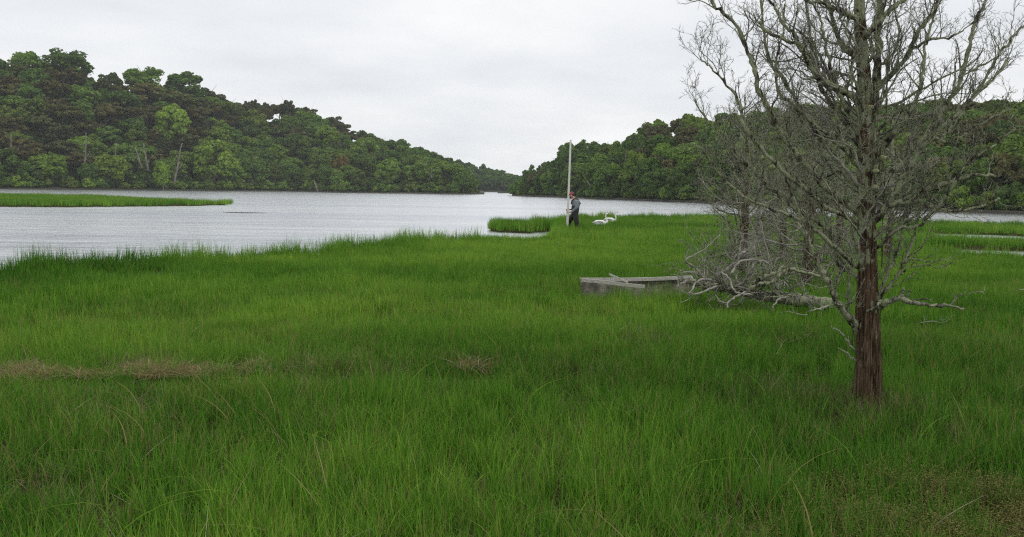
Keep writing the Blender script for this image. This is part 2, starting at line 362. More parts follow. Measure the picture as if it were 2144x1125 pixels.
# smoothed ridge heights
US = np.arange(-2600, 4600, 10.0)
RZ = {}
for sd_ in 'LRF':
    r = ridge(US, sd_); k = np.ones(9)/9; RZ[sd_] = np.convolve(np.pad(r, 4, 'edge'), k, 'valid')
def hill(u, d, side):
    ds, w = (DS_L(u), WL) if side == 'L' else (DS_R(u), WR) if side == 'R' else (490.0+0*u, 80.0)
    q = np.clip((d-ds-4)/w, 0, 1); q = q*q*(3-2*q)*0.55+q*0.45
    x = (u-CX)/1907*d
    return 0.22+(np.interp(u, US, RZ[side])-0.25)*q+0.8*q*(fbm(x, d, 0.05, 3)-.5)
def RZ_at(u, side): return np.interp(u, US, RZ[side])
def uv(u, d): return (u-CX)/1907.0*d, d
def terrain(name, u0, u1, du, side):
    us = np.arange(u0, u1+du, du); offs = np.array([-1.2, 0.0, 0.25, 1.5, 5, 10, 16, 24, 32, 42, 54, 68, 85, 120, 250, 480.])
    V = []; n = len(offs)
    for u in us:
        ds = float(DS_L(u) if side == 'L' else DS_R(u) if side == 'R' else 490.0)
        ds += 1.2*(float(vn(u*0.06, 3.3))-.5)
        for k, o in enumerate(offs):
            x, y = uv(u, ds+o); z = -0.7 if k == 0 else -0.3 if k == 1 else 0.2 if k == 2 else float(hill(u, ds+o, side))
            V.append((x, y, z))
    F = []
    for i in range(len(us)-1):
        for j in range(n-1): F.append((i*n+j, (i+1)*n+j, (i+1)*n+j+1, i*n+j+1))
    link(bpy.data.objects.new(name, mesh_np(name, V, F, M_HILL, smooth=True)), kind='structure')
terrain('left_hillside', -1700, 1004, 12, 'L'); terrain('right_hillside', 1070, 4000, 12, 'R'); terrain('far_hillside', 500, 1700, 20, 'F')
# low peat spit in front of the channel
mb = MB()
for (a_, b_, y_) in ((1040, 1100, 405.6),):
    p0, p1 = G(a_, y_, -.25), G(b_, y_, -.25); q = Vector((0, 14, 0))
    mb.prism([p0+Vector((0, 0, -.3)), p1+Vector((0, 0, -.3)), p1+q, p0+q+Vector((3, 0, -.3))], [p0+Vector((.4, .4, .55)), p1+Vector((0, .4, .55)), p1+q+Vector((0, 0, .5)), p0+q+Vector((3.4, 0, .5))])
mb.build('low_spit', M_HILL, smooth=False, kind='structure')

# ------------------------------------------------------------------ far trees
def quads(C, Nn, S, asp=1.0, roll=None):
    """quads centred C, normal Nn, size S"""
    m = len(C); Nn = Nn/(np.linalg.norm(Nn, axis=1, keepdims=True)+1e-9)
    a = nrs.normal(size=(m, 3)); X = np.cross(Nn, a); X /= (np.linalg.norm(X, axis=1, keepdims=True)+1e-9); Y = np.cross(Nn, X)
    S = S[:, None]; X = X*S*0.5; Y = Y*S*0.5*asp
    V = np.stack([C-X-Y*0.6, C+X*0.7-Y, C+X+Y*0.7, C-X*0.8+Y], 1).reshape(-1, 3)
    return V, np.arange(4*m).reshape(m, 4)
def crown_mesh(name, mat_, kind, seed, nleaf, leaf, R=3.6, z0=3.0, z1=10.0):
    r = np.random.RandomState(seed); zc = (z0+z1)/2; rz = (z1-z0)/2
    nb = {'oak': 46, 'pine': 30, 'shrub': 20, 'poplar': 34}[kind]
    B = []
    while len(B) < nb:
        d = r.normal(size=3); d /= np.linalg.norm(d); q = r.uniform(0.55, 0.86)
        if d[2] < -0.55 and r.rand() < .6: continue
        if kind == 'pine':
            d[2] = d[2]*0.9; q = r.uniform(.35, .9)
        B.append((d[0]*R*q, d[1]*R*q, zc+d[2]*rz*q, r.uniform(.20, .36)*R*(0.8 if kind == 'pine' else 1)))
    B = np.array(B); w = B[:, 3]**2; w /= w.sum(); idx = r.choice(nb, nleaf, p=w)
    d = r.normal(size=(nleaf, 3)); d[:, 2] = d[:, 2]*0.8+0.35; d /= np.linalg.norm(d, axis=1, keepdims=True)
    rad = B[idx, 3]*r.uniform(0.72, 1.05, nleaf)
    fl = 0.6 if kind == 'pine' else 0.85
    C = B[idx, :3]+d*rad[:, None]*np.array([1.1, 1.1, fl])
    Nn = d+r.normal(size=(nleaf, 3))*0.55
    S = leaf*r.uniform(0.6, 1.5, nleaf)
    V, F = quads(C, Nn, S)
    sh = np.clip(0.5+0.28*r.normal(size=nleaf)+0.25*(r.rand(nb)[idx]-.5), 0, 1)
    return mesh_np(name, V, F, mat_, {'shade': np.repeat(sh, 4)})
def trunk_mesh(name, r, h, mat_, lean=0.0, forks=3):
    mb = MB(); pts = [Vector((lean*(k/6)**1.3*h+rnd.uniform(-.08, .08)*(k > 0), rnd.uniform(-.1, .1)*(k > 0), h*k/6-.4*(k == 0))) for k in range(7)]
    mb.tube(pts, [r*(1.25-.9*k/6) for k in range(7)], 6)
    for k in range(forks):
        b = pts[3+k % 3]; a = rnd.uniform(0, 6.28); L = h*.32
        q = [b+Vector((math.cos(a)*L*s, math.sin(a)*L*s, L*1.1*s)) for s in (0, .3, .6, 1)]
        mb.tube(q, [r*.45, r*.38, r*.25, r*.1], 5)
    return mesh_np(name, mb.v, mb.f, mat_, smooth=True)
OAKS = [crown_mesh('crown', M_LEAF, 'oak', 100+i, 4200, 0.44, 3.7, 1.2, 10.0) for i in range(6)]
OAKS_OPEN = [crown_mesh('crown', M_LEAF, 'oak', 150+i, 2900, 0.42, 3.7, 1.6, 10.0) for i in range(2)]
PINES = [crown_mesh('crown', M_PINE, 'pine', 200+i, 3000, 0.42, 3.4, 3.4, 10.0) for i in range(4)]
POPL = [crown_mesh('crown', M_LEAF, 'poplar', 300+i, 2300, 0.36, 2.0, 1.8, 10.0) for i in range(3)]
SHRUB = [crown_mesh('shrub', M_LEAF, 'shrub', 400+i, 1300, 0.30, 1.7, -0.3, 2.6) for i in range(5)]
T_OAK = [trunk_mesh('trunk', .20, 8.0, M_BARKFAR) for i in range(3)]
T_PINE = [trunk_mesh('trunk', .15, 8.6, M_BARKFAR, rnd.uniform(-.06, .06), 4) for i in range(4)]
def tree(name, label, cat, x, y, z, h, w, crown, trunk, color, group=None):
    o = empty(name, (x, y, z), label, cat, group, rnd.uniform(0, 6.28)); o.scale = (w*rnd.uniform(.88, 1.12), w*rnd.uniform(.88, 1.12), h); o.rotation_euler[0] = rnd.gauss(0, .05); o.rotation_euler[1] = rnd.gauss(0, .05)
    for me, nm in ((trunk, 'trunk'), (crown, 'crown')):
        c = bpy.data.objects.new(nm, me); c.color = (*color, 1); link(c, o)
    return o
def shrub(label, x, y, z, s, color, group, name='shrub', sz=None):
    o = bpy.data.objects.new(name, rnd.choice(SHRUB)); o.location = (x, y, z); o.rotation_euler = (0, 0, rnd.uniform(0, 6.28)); o.scale = (s, s, sz or s*rnd.uniform(.7, 1.1)); o.color = (*color, 1)
    return link(o, label=label, category='shrub', group=group)
GREENS = [(1.0, 1.0, 0.9), (0.72, 0.82, 0.75), (1.15, 1.12, 0.8), (0.85, 0.92, 0.95), (0.62, 0.72, 0.7), (0.95, 0.88, 0.7)]
def topz(u, d, y): return d*(hz(u)-y)/FPX+EYE
placed = []
def free(x, y, r):
    for (a, b_, c_) in placed:
        if (a-x)**2+(b_-y)**2 < (0.5*(r+c_))**2: return False
    placed.append((x, y, r)); return True
def special(name, label, cat, u, ytop, d, wpx, crown, trunk, col, side='L'):
    if side == 'L' and d > 325: d = float(DS_L(u))+WL-2
    x, y = uv(u, d); z = float(hill(u, d, side)) if side else 0; h = topz(u, d, ytop)-z; w = wpx*d/FPX/7.6
    placed.append((x, y, w*4.5)); return tree(name, label, cat, x, y, z-.2, h/10.1, w, crown, trunk, col)
# the trees one can single out
special('oak_tree', 'tall open-crowned oak at the far left of the hilltop, second crown from the frame edge', 'tree', 62, 106, 338, 78, OAKS_OPEN[0], T_OAK[0], (.85, .95, .8))
special('oak_tree', 'broad dark oak on the left hilltop just before the gap in the skyline', 'tree', 140, 107, 336, 105, OAKS_OPEN[1], T_OAK[1], (.75, .85, .75))
special('oak_tree', 'dark oak crown cut by the left edge of the picture on the hilltop', 'tree', -8, 118, 336, 60, OAKS[1], T_OAK[1], (.6, .7, .65))
special('maple_tree', 'small brownish round tree on the left hilltop just right of the skyline gap', 'tree', 234, 151, 335, 52, OAKS[2], T_OAK[2], (.62, .52, .6))
special('oak_tree', 'round lace-edged oak on the left hilltop with sky showing through its crown', 'tree', 302, 139, 334, 84, OAKS_OPEN[0], T_OAK[2], (.95, 1.05, .8))
special('oak_tree', 'full green oak on the left hilltop sloping down right of the lacy oak', 'tree', 386, 152, 332, 88, OAKS[3], T_OAK[0], (.78, .92, .7))
special('oak_tree', 'bright yellow-green oak halfway up the left hill above the brown pines', 'tree', 362, 214, 308, 70, OAKS[4], T_OAK[0], (1.35, 1.3, .9))
special('oak_tree', 'wide light green tree with branches to the water at the left shore', 'tree', 445, 292, 287, 82, OAKS[5], T_OAK[0], (1.25, 1.2, .85)).scale.z *= 1.0
special('maple_tree', 'young bright green tree low on the left shore beside bleached snags', 'tree', 340, 334, 266, 38, OAKS[2], T_OAK[1], (1.4, 1.4, .9))
special('maple_tree', 'rusty red crown among the green trees low on the left hillside', 'tree', 716, 318, 300, 34, OAKS[0], T_OAK[1], (1.6, .72, .8))
special('pine_tree', 'umbrella-shaped pine standing above the ridge line of the left hill', 'tree', 594, 204, 342, 34, PINES[0], T_PINE[0], (.9, 1.0, .9))
special('pine_tree', 'dark ragged pine on the left ridge above the step in the skyline', 'tree', 705, 240, 340, 48, PINES[1], T_PINE[1], (.85, .8, .8))
special('poplar_tree', 'slim feathery tree at the low end of the right hill', 'tree', 1114, 338, 262, 30, POPL[0], T_OAK[1], (.6, .72, .75), 'R').scale.x *= 1.6
special('poplar_tree', 'tall airy tree on the right hill directly behind the top of the white pole', 'tree', 1184, 292, 262, 44, POPL[1], T_OAK[1], (.7, .85, .75), 'R').scale.x *= 1.6
special('oak_tree', 'pale green tree standing forward of the right hill right of the man', 'tree', 1252, 318, 222, 60, OAKS[3], T_OAK[1], (1.2, 1.25, .9), 'R')
for k_, (u_, y_, w_) in enumerate(((512, 207, 22), (532, 206, 24), (560, 212, 26), (618, 219, 20), (642, 219, 30), (752, 270, 22))):
    special('pine_tree', ('ragged little pine atop the left ridge, %s of six along the skyline' % ('leftmost', 'second', 'third', 'fourth', 'fifth', 'rightmost')[k_]), 'tree', u_, y_, 345, w_, PINES[k_ % 4], T_PINE[k_ % 4], (.8, .85, .75))
def fill(side, u0, u1, n, W, hmin, hmax, groups, wk=1.0, seed=1):
    r = random.Random(seed); made = tries = 0
    while made < n and tries < n*40:
        tries += 1; u = r.uniform(u0, u1); q = r.random()**0.85
        ds = float(DS_L(u) if side == 'L' else DS_R(u) if side == 'R' else 490.0); d = ds+5+q*(W+6); x, y = uv(u, d)
        z = float(hill(u, d, side)); h = r.uniform(hmin, hmax)*(0.80+0.2*q)
        sky_y = float((SKY_L if side == 'L' else SKY_R if side == 'R' else SKY_F)(u))
        lim = topz(u, d, sky_y+r.uniform(0, 7)+(26 if side == 'L' and u < 430 and q > .5 else 0))-z
        if lim < 3.0: continue
        h = min(h, lim)
        if q > 0.86: h = max(min(lim, 15), h)
        k = groups(u, q, r); wid = h*r.uniform(.66, .95)*wk*(1.0 if k[0] != 'poplar_tree' else .65)
        if not free(x, y, wid*0.60): continue
        name, label, grp, crowns, trunks, col = k; v = r.uniform(.72, 1.15); col = (col[0]*v*r.uniform(.93, 1.07), col[1]*v, col[2]*v*r.uniform(.9, 1.1))
        cw = {'pine_tree': 6.8, 'poplar_tree': 4.4}.get(name, 7.6)
        tree(name, label, 'tree', x, y, z-.2, h/10.1, wid/cw, r.choice(crowns), r.choice(trunks), col, grp); made += 1
    print('trees', side, made)
def gl(u, q, r):
    brown = (u < 420 and 0.08 < q < .78) or (420 <= u < 740 and q > .72) or (u < 730 and .45 < q < .7 and r.random() < .35)
    if brown and r.random() < .66: return ('pine_tree', 'brownish green pitch pine, one of many on the wooded hill left of the river', 'brown pines on the left hill', PINES, T_PINE, r.choice([(1.15, 1.08, .66), (1.25, 1.08, .70), (.95, 1.08, .66)]))
    if q > .6 and r.random() < .5: return ('oak_tree', 'dark green round-crowned tree, one of many on the upper left hill', 'dark broadleaf trees on the left hill', OAKS, T_OAK, r.choice([(.62, .74, .65), (.7, .8, .7)]))
    return ('broadleaf_tree', 'fresh green round-crowned tree, one of many on the left wooded hill', 'green broadleaf trees on the left hill', OAKS, T_OAK, r.choice(GREENS))
def gr(u, q, r):
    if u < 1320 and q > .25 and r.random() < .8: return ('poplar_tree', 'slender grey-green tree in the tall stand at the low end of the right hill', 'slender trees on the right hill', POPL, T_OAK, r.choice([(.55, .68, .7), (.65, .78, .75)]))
    if r.random() < .22: return ('pine_tree', 'dull brownish tree among the green ones on the right wooded hill', 'brownish trees on the right hill', PINES, T_PINE, (1.3, 1.15, 1.0))
    return ('oak_tree', 'green round-crowned tree, one of many on the right wooded hill', 'green broadleaf trees on the right hill', OAKS, T_OAK, r.choice(GREENS[:5]))
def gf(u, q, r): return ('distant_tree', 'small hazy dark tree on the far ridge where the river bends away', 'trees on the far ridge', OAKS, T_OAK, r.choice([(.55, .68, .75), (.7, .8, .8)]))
fill('L', -260, 985, 320, WL, 9, 14, gl, 1.12, 3)
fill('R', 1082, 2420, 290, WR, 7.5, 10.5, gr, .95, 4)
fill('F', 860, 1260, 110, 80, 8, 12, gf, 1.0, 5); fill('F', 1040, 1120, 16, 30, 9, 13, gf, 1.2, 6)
for k in range(9):
    u = 1071+k*4; x, y = uv(u, float(DS_R(u))+4+k); shrub('low shrub', x, y, .2, 1.0+.12*k, (.8, .95, .8), 'shore shrubs on the right bank')
for side, u0, u1, n, sh in (('L', -250, 1000, 170, DS_L), ('R', 1074, 2400, 150, DS_R)):
    for k in range(n):
        u = u0+(u1-u0)*(k+rnd.random())/n; d = float(sh(u))+rnd.choice([2.5, 4.0, 6.5, 9.0])+rnd.uniform(-.8, .8)
        x, y = uv(u, d); z = float(hill(u, d, side)); s = rnd.uniform(.6, 1.25)*(1.15 if side == 'L' else .85)*(0.5 if (u > 960 and side == 'L') or (u < 1110 and side == 'R') else 1)
        col = rnd.choice(GREENS+[(.95, .8, .7), (1.2, 1.2, .9)])
        nm = 'left' if side == 'L' else 'right'
        shrub('rounded green shrub crowding the %s shore below the wooded hill' % nm, x, y, z, s, col, 'shore shrubs on the %s bank' % nm)

# every tree and shrub told apart: shade, height on the slope, what it stands above, and its turn from the left
UVD = {}
for o in list(COL.objects):
    g_ = o.get('group')
    if g_ is None or o.parent or o.get('category') not in ('tree', 'shrub'): continue
    X_, Y_ = o.location.x, o.location.y; u = CX+1907*X_/Y_; side = 'L' if 'left' in g_ else 'R' if 'right' in g_ else 'F'
    ds = float(DS_L(u) if side == 'L' else DS_R(u) if side == 'R' else 490.0); q = (Y_-ds)/(WL if side == 'L' else WR if side == 'R' else 80.0)
    band = ('at foot of', 'low on', 'halfway up', 'high on', 'atop')[min(4, int(q*5))]
    zl_ = [(0, 'past the left edge'), (150, 'by the left edge'), (330, 'above the snags'), (520, 'above the islet tip'), (760, 'mid hill'), (1100, 'by the wooded point')]
    zr_ = [(1200, 'behind the pole'), (1330, 'behind the swans'), (1500, 'beyond the skiff'), (1800, 'behind the thicket'), (2144, 'beyond the big trunk'), (9999, 'past the right edge')]
    zone = '' if side == 'F' else next(b_ for a_, b_ in (zl_ if side == 'L' else zr_) if u < a_)
    hill_ = {'L': 'left hill', 'R': 'right hill', 'F': 'far ridge'}[side]
    c_ = o.children[-1].color if o.children else o.color; lum = c_[1]; sh = 'dark ' if lum < .72 else 'pale ' if lum > 1.02 else ''
    kd = {'pine_tree': 'brownish pine', 'poplar_tree': 'slender grey tree', 'shrub': 'green shrub', 'distant_tree': 'hazy tree'}.get(o.name.split('.')[0], 'green tree')
    if o.get('category') == 'shrub': lab = '%s%s on the %s shore %s' % (sh, kd, 'left' if side == 'L' else 'right', zone)
    else: lab = '%s%s %s the %s %s' % (sh, kd, band, hill_, zone)
    UVD.setdefault(lab.strip(), []).append((u, o))
ORD = ['first', 'second', 'third', 'fourth', 'fifth', 'sixth', 'seventh', 'eighth', 'ninth', 'tenth', 'eleventh', 'twelfth', 'thirteenth', 'fourteenth', 'fifteenth', 'sixteenth', 'seventeenth', 'eighteenth', 'nineteenth', 'twentieth']
for lab, L_ in UVD.items():
    lab = lab.replace('halfway up the', 'mid') if len(lab.split()) > 13 else lab
    L_.sort(key=lambda q: q[0])
    for i, (u, o) in enumerate(L_):
        j = len(L_)-1-i
        o['label'] = lab if len(L_) == 1 else lab+', '+((ORD[i] if i < 20 else '%dth' % (i+1))+' from left' if i <= j else (ORD[j] if j < 20 else '%dth' % (j+1))+' from right')

# bleached snags at the left shore and a few on the right
def snag(label, u, ybot, ytop, d, lean_px, rpx, seed, forks=2):
    r = random.Random(seed); b = P(u, ybot, d); tp = P(u+lean_px, ytop, d+r.uniform(-1, 1)); mb = MB(); n = 7
    pts = [b.lerp(tp, k/n)+Vector((r.uniform(-.12, .12), r.uniform(-.12, .12), 0))*(k > 0) for k in range(n+1)]; rr = rpx*d/FPX/2
    mb.tube([p-b for p in pts], [rr*(1.1-.75*k/n) for k in range(n+1)], 6)
    o = empty('dead_snag', b, label, 'dead tree'); mb.build('trunk', M_SNAG, o)
    for k in range(forks):
        s = pts[2+k*2]-b; L = (tp-b).length*r.uniform(.10, .26); a = (-1)**(k+seed)*r.uniform(.6, 1.3); mb = MB()
        mb.tube([s, s+Vector((a*L*.4, 0, L*.5)), s+Vector((a*L*.55, .2, L))], [rr*.5, rr*.35, rr*.1], 5); mb.build('limb', M_SNAG, o)
snag('thin bleached trunk with white foot standing at the left water edge', 236, 394, 300, 262, 8, 5, 1)
snag('forked bleached snag in the dark gap of the left shore trees', 311, 358, 300, 268, -12, 5, 2, 3)
snag('short leaning pale snag left of the forked one', 297, 352, 308, 266, -14, 4, 3)
snag('long bare grey trunk leaning right below the brown pines', 365, 382, 300, 268, 16, 5, 4)
snag('mossy upright bare trunk at the far left shore', 26, 392, 280, 252, -3, 5, 5)
snag('slim bare trunk behind the left islet marsh', 178, 352, 276, 258, 2, 4, 6)
snag('white dead sapling leaning over the water below the left hill', 666, 401, 378, 288, -8, 4, 7, 2)
snag('short pale snag near the end of the left wooded point', 903, 372, 352, 292, 1, 4, 8, 1)
snag('pale stump post on the bank beneath the right hill', 1343, 419, 408, 186, 0, 3.5, 9, 0)
snag('grey leaning pole among shrubs on the right bank', 1238, 392, 372, 205, -14, 3, 10, 0)
snag('thin bare grey trunk half way up the right hillside', 1312, 366, 322, 200, -2, 3.5, 11, 1)

# grey cottage roof peeping through the left hilltop trees
hr = empty('cottage', P(4, 196, 330), 'grey shingled cottage roof peeping between trees on the left hilltop', 'house')
mb = MB(); mb.box((0, 0, -1.5), 7, 5, 4); mb.build('wall', simple('weathered_siding', (.25, .25, .24), (.33, .33, .32), 1), hr, smooth=False)
mb = MB(); mb.prism([(-4, -3, .5), (-4, 3, .5), (-4, 0, 2.8)], [(4, -3, .5), (4, 3, .5), (4, 0, 2.8)]); mb.build('roof', simple('grey_shingles', (.16, .165, .18), (.24, .25, .26), 2), hr, smooth=False)

# ------------------------------------------------------------------ grass
def blade_clump(name, nb, rad, hgt, wid, seed, mat_, lean=0.35, seg=4, droop=0.25, seeds=0):
    r = np.random.RandomState(seed)
    a = r.rand(nb)*6.283; q = np.sqrt(r.rand(nb))*rad; bx, by = np.cos(a)*q, np.sin(a)*q
    h = hgt*r.uniform(0.45, 1.1, nb); la = r.rand(nb)*6.283; ln = np.abs(r.normal(size=nb))*lean*h; dr = np.abs(r.normal(size=nb))*droop*h*(r.rand(nb) < .5)
    fa = r.rand(nb)*6.283; w = wid*r.uniform(.6, 1.3, nb); V = []
    ts = np.linspace(0, 1, seg+1)
    for t_ in ts:
        cx = bx+np.cos(la)*(ln*t_**1.6+dr*t_**3); cy = by+np.sin(la)*(ln*t_**1.6+dr*t_**3); cz = h*t_-dr*.6*t_**4-.03
        ww = w*(1-t_**2.2)*.5+0.0002
        V.append(np.stack([cx-np.cos(fa)*ww, cy-np.sin(fa)*ww, cz], 1)); V.append(np.stack([cx+np.cos(fa)*ww, cy+np.sin(fa)*ww, cz], 1))
    V = np.stack(V, 1).reshape(-1, 3); k = 2*(seg+1); b = np.arange(nb)[:, None]*k
    F = np.concatenate([np.stack([b[:, 0]+2*i, b[:, 0]+2*i+1, b[:, 0]+2*i+3, b[:, 0]+2*i+2], 1) for i in range(seg)])
    sh = np.repeat(r.rand(nb), k)
    if seeds:                               # small seed heads near the stem tips
        ii = r.randint(0, nb, seeds); tt = r.uniform(.6, 1.0, seeds)
        C = np.stack([bx[ii]+np.cos(la[ii])*ln[ii]*tt**1.6, by[ii]+np.sin(la[ii])*ln[ii]*tt**1.6, h[ii]*tt], 1)+r.normal(size=(seeds, 3))*.006
        V2, F2 = quads(C, r.normal(size=(seeds, 3)), np.full(seeds, .008)*r.uniform(.6, 1.3, seeds)); F = np.concatenate([F, F2+len(V)]); V = np.concatenate([V, V2]); sh = np.concatenate([sh, np.repeat(r.uniform(.8, 1, seeds), 4)])
    return mesh_np(name, V, F, mat_, {'shade': sh})
def scatter(name, pts, scl, rot, tint, dry, idx, clumps, label, cat):
    """one stuff object: points carrying tufts"""
    n = len(pts); me = bpy.data.meshes.new(name); me.vertices.add(n); me.vertices.foreach_set('co', pts.astype(np.float32).ravel())
    for an, av, ty in (('tint', tint, 'FLOAT'), ('dry', dry, 'FLOAT'), ('rot', rot, 'FLOAT_VECTOR'), ('scl', scl, 'FLOAT_VECTOR'), ('idx', idx, 'INT')):
        a = me.attributes.new(an, ty, 'POINT'); a.data.foreach_set('vector' if 'VECTOR' in ty else 'value', np.ascontiguousarray(av, np.int32 if ty == 'INT' else np.float32).ravel())
    o = link(bpy.data.objects.new(name, me), kind='stuff', label=label, category=cat)
    ng = bpy.data.node_groups.new(name, 'GeometryNodeTree'); ng.interface.new_socket('Geometry', in_out='INPUT', socket_type='NodeSocketGeometry'); ng.interface.new_socket('Geometry', in_out='OUTPUT', socket_type='NodeSocketGeometry')
    gi = ng.nodes.new('NodeGroupInput'); go = ng.nodes.new('NodeGroupOutput'); ip = ng.nodes.new('GeometryNodeInstanceOnPoints')
    gti = ng.nodes.new('GeometryNodeGeometryToInstance')
    for cme in reversed(clumps):
        oi = ng.nodes.new('GeometryNodeObjectInfo'); oi.inputs[0].default_value = cme; ng.links.new(oi.outputs['Geometry'], gti.inputs[0])
    def na(nm, ty):
        q = ng.nodes.new('GeometryNodeInputNamedAttribute'); q.data_type = ty; q.inputs[0].default_value = nm; return q.outputs[0]
    ng.links.new(gi.outputs[0], ip.inputs['Points']); ng.links.new(gti.outputs[0], ip.inputs['Instance']); ip.inputs['Pick Instance'].default_value = True
    ng.links.new(na('idx', 'INT'), ip.inputs['Instance Index']); ng.links.new(na('rot', 'FLOAT_VECTOR'), ip.inputs['Rotation']); ng.links.new(na('scl', 'FLOAT_VECTOR'), ip.inputs['Scale'])
    ng.links.new(ip.outputs[0], go.inputs[0])
    md = o.modifiers.new('tufts', 'NODES'); md.node_group = ng
    return o
PROTO = []
def proto(me, n=None):                      # template tufts: never linked to the scene themselves
    o = bpy.data.objects.new('tuft', me); PROTO.append(o); return o
NEAR = [proto(blade_clump('tuft', 38, .10, .40, .0062, 10+i, M_GRASS, .20, 4, .18)) for i in range(6)]
MID = [proto(blade_clump('tuft', 50, .17, .36, .0085, 20+i, M_GRASS, .18, 3, .15)) for i in range(5)]
FAR = [proto(blade_clump('tuft', 60, .34, .36, .016, 30+i, M_GRASS, .17, 2)) for i in range(5)]
DEADC = [proto(blade_clump('tuft', 36, .13, .36, .0036, 40+i, M_DEAD, .75, 4, .6)) for i in range(4)]
MAT_C = [proto(blade_clump('tuft', 60, .20, .10, .006, 50+i, M_DEAD, 2.2, 3, .2)) for i in range(3)]
WRACK = [proto(blade_clump('tuft', 60, .18, .09, .007, 55+i, M_STRAW, 2.4, 3, .2)) for i in range(3)]
SEEDC = [proto(blade_clump('tuft', 40, .10, .36, .0030, 60+i, M_SEED, .22, 3, .1, 150)) for i in range(3)]
def field_px(X, Y):
    Z = np.zeros_like(X)-EYE
    R_ = np.array(CI); q = R_ @ np.stack([X, Y, Z]); ok = q[2] < -0.05; qq = np.where(ok, -q[2], 1)
    return np.where(ok, CX+FPX*q[0]/qq, -9999), np.where(ok, CY-FPX*q[1]/qq, 9999)
def sample(poly, x0, x1, y0, y1, dens, d0, d1):
    n = int((x1-x0)*(y1-y0)*dens); X = nrs.uniform(x0, x1, n); Y = nrs.uniform(y0, y1, n); D = np.hypot(X, Y)
    k = (D >= d0) & (D < d1) & (np.abs(X) < 1.6+0.78*np.maximum(Y, 0)+1.0) & (Y > -.4); X, Y = X[k], Y[k]
    k = inside(poly, X, Y); return X[k], Y[k]
def bump(px, py, cx, cy, sx, sy): return np.exp(-((px-cx)/sx)**2-((py-cy)/sy)**2)
def attrs(X, Y, islet_=False):
    px, py = field_px(X, Y); ed = edgedist(IP if islet_ else MP, X, Y)
    big = fbm(X, Y, 0.22, 3); med = fbm(X+40, Y, 0.9, 3); h = 0.62+0.75*med
    tint = 0.56+1.0*(big-.5)+0.6*(med-.5)+nrs.normal(size=X.shape)*.10
    if not islet_:
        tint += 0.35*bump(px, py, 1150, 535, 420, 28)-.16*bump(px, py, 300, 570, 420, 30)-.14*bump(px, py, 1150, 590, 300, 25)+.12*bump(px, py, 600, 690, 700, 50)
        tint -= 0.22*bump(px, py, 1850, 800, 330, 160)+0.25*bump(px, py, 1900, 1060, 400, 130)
        h *= 1+0.55*np.exp(-ed/1.0)*(0.4+fbm(X, Y+9, 1.3, 2))
        for (cx, cy, s, a) in ((1297, 482, 15, .75), (1262, 487, 22, .2), (78, 545, 45, 1.5), (250, 540, 26, .3), (700, 515, 50, .6), (940, 492, 38, 1.2), (978, 492, 16, 1.6), (430, 528, 60, .3), (1500, 560, 60, .3), (1690, 470, 30, .3), (860, 520, 60, .35), (240, 560, 60, .25), (1395, 642, 60, .6), (1300, 648, 30, .5)):
            h += a*bump(px, py, cx, cy, s, 12)
        wz_ = np.exp(-((py-822)/22.)**2)*(px < 1050)*(px > -200); h = h*(1-.35*wz_)
        chz = (px > 1860)*(py > 478)*(py < 560); h = np.where(chz > 0, h*.72, h); ntc = (px > 1000)*(px < 1165)*(py > 489)*(py < 515); h = np.where(ntc > 0, h*.45, h)
        dry = 0.035+0.10*np.clip((fbm(X+7, Y+3, 0.5, 3)-.48)*5, 0, 1)*(py > 600)
    else:
        h *= 1.15; tint += .08; dry = np.full(X.shape, .02)
    return px, py, h, tint, dry
def emit(name, X, Y, clumps, hs, ws, islet_, label, sel=None, hmul=None, cat='grass', z=0.0):
    px, py, h, tint, dry = attrs(X, Y, islet_)
    if hmul is not None: h = h*0+hmul*nrs.uniform(.7, 1.25, len(X))
    n = len(X); pts = np.stack([X, Y, gz(X, Y)+z], 1)
    rot = np.stack([nrs.normal(size=n)*.05, nrs.normal(size=n)*.05+.03, nrs.rand(n)*6.283], 1)
    scl = np.stack([np.full(n, ws), np.full(n, ws), hs*h*nrs.uniform(.85, 1.15, n)], 1)
    print(name, n)
    return scatter(name, pts, scl, rot, np.clip(tint, 0, 1), dry, nrs.randint(0, len(clumps), n), clumps, label, cat)
def thin(px, py, X, Y):                     # where living grass gives way to dead patches
    dead = np.zeros_like(X)
    for (cx, cy, sx, sy, a) in ((330, 785, 95, 10, 1), (55, 785, 50, 12, 1), (130, 800, 16, 6, 1), (530, 783, 50, 7, 1), (810, 790, 60, 12, .7), (1000, 775, 25, 10, .8), (680, 770, 22, 12, .9), (630, 800, 40, 40, .6),
            (230, 870, 130, 40, .55), (700, 960, 60, 60, .35), (120, 1040, 140, 60, .45), (1350, 730, 60, 22, .7), (1680, 714, 35, 5, .9), (1600, 660, 80, 12, .4), (1190, 850, 60, 40, .5), (1600, 840, 110, 34, .65), (1820, 885, 70, 30, .9), (1680, 930, 90, 50, .4), (1950, 930, 110, 30, .5), (1150, 1000, 60, 50, .35),
            (1900, 655, 110, 8, .4), (2110, 860, 60, 60, .5), (1270, 800, 40, 20, .4)):
        dead = np.maximum(dead, a*bump(px, py, cx, cy, sx, sy))
    return dead*np.clip(0.35+1.3*fbm(X, Y, 3.0, 3), 0, 1.3)
def seedzone(px, py): return np.clip(1.25*bump(px, py, 2030, 1120, 330, 115), 0, 1)
X, Y = sample(MP, -14, 14, -1, 13, 74, 0.9, 12.5); px, py = field_px(X, Y)
dz = thin(px, py, X, Y); sz_ = seedzone(px, py); k = (nrs.rand(len(X)) > dz*.85) & (nrs.rand(len(X)) > sz_*.55)
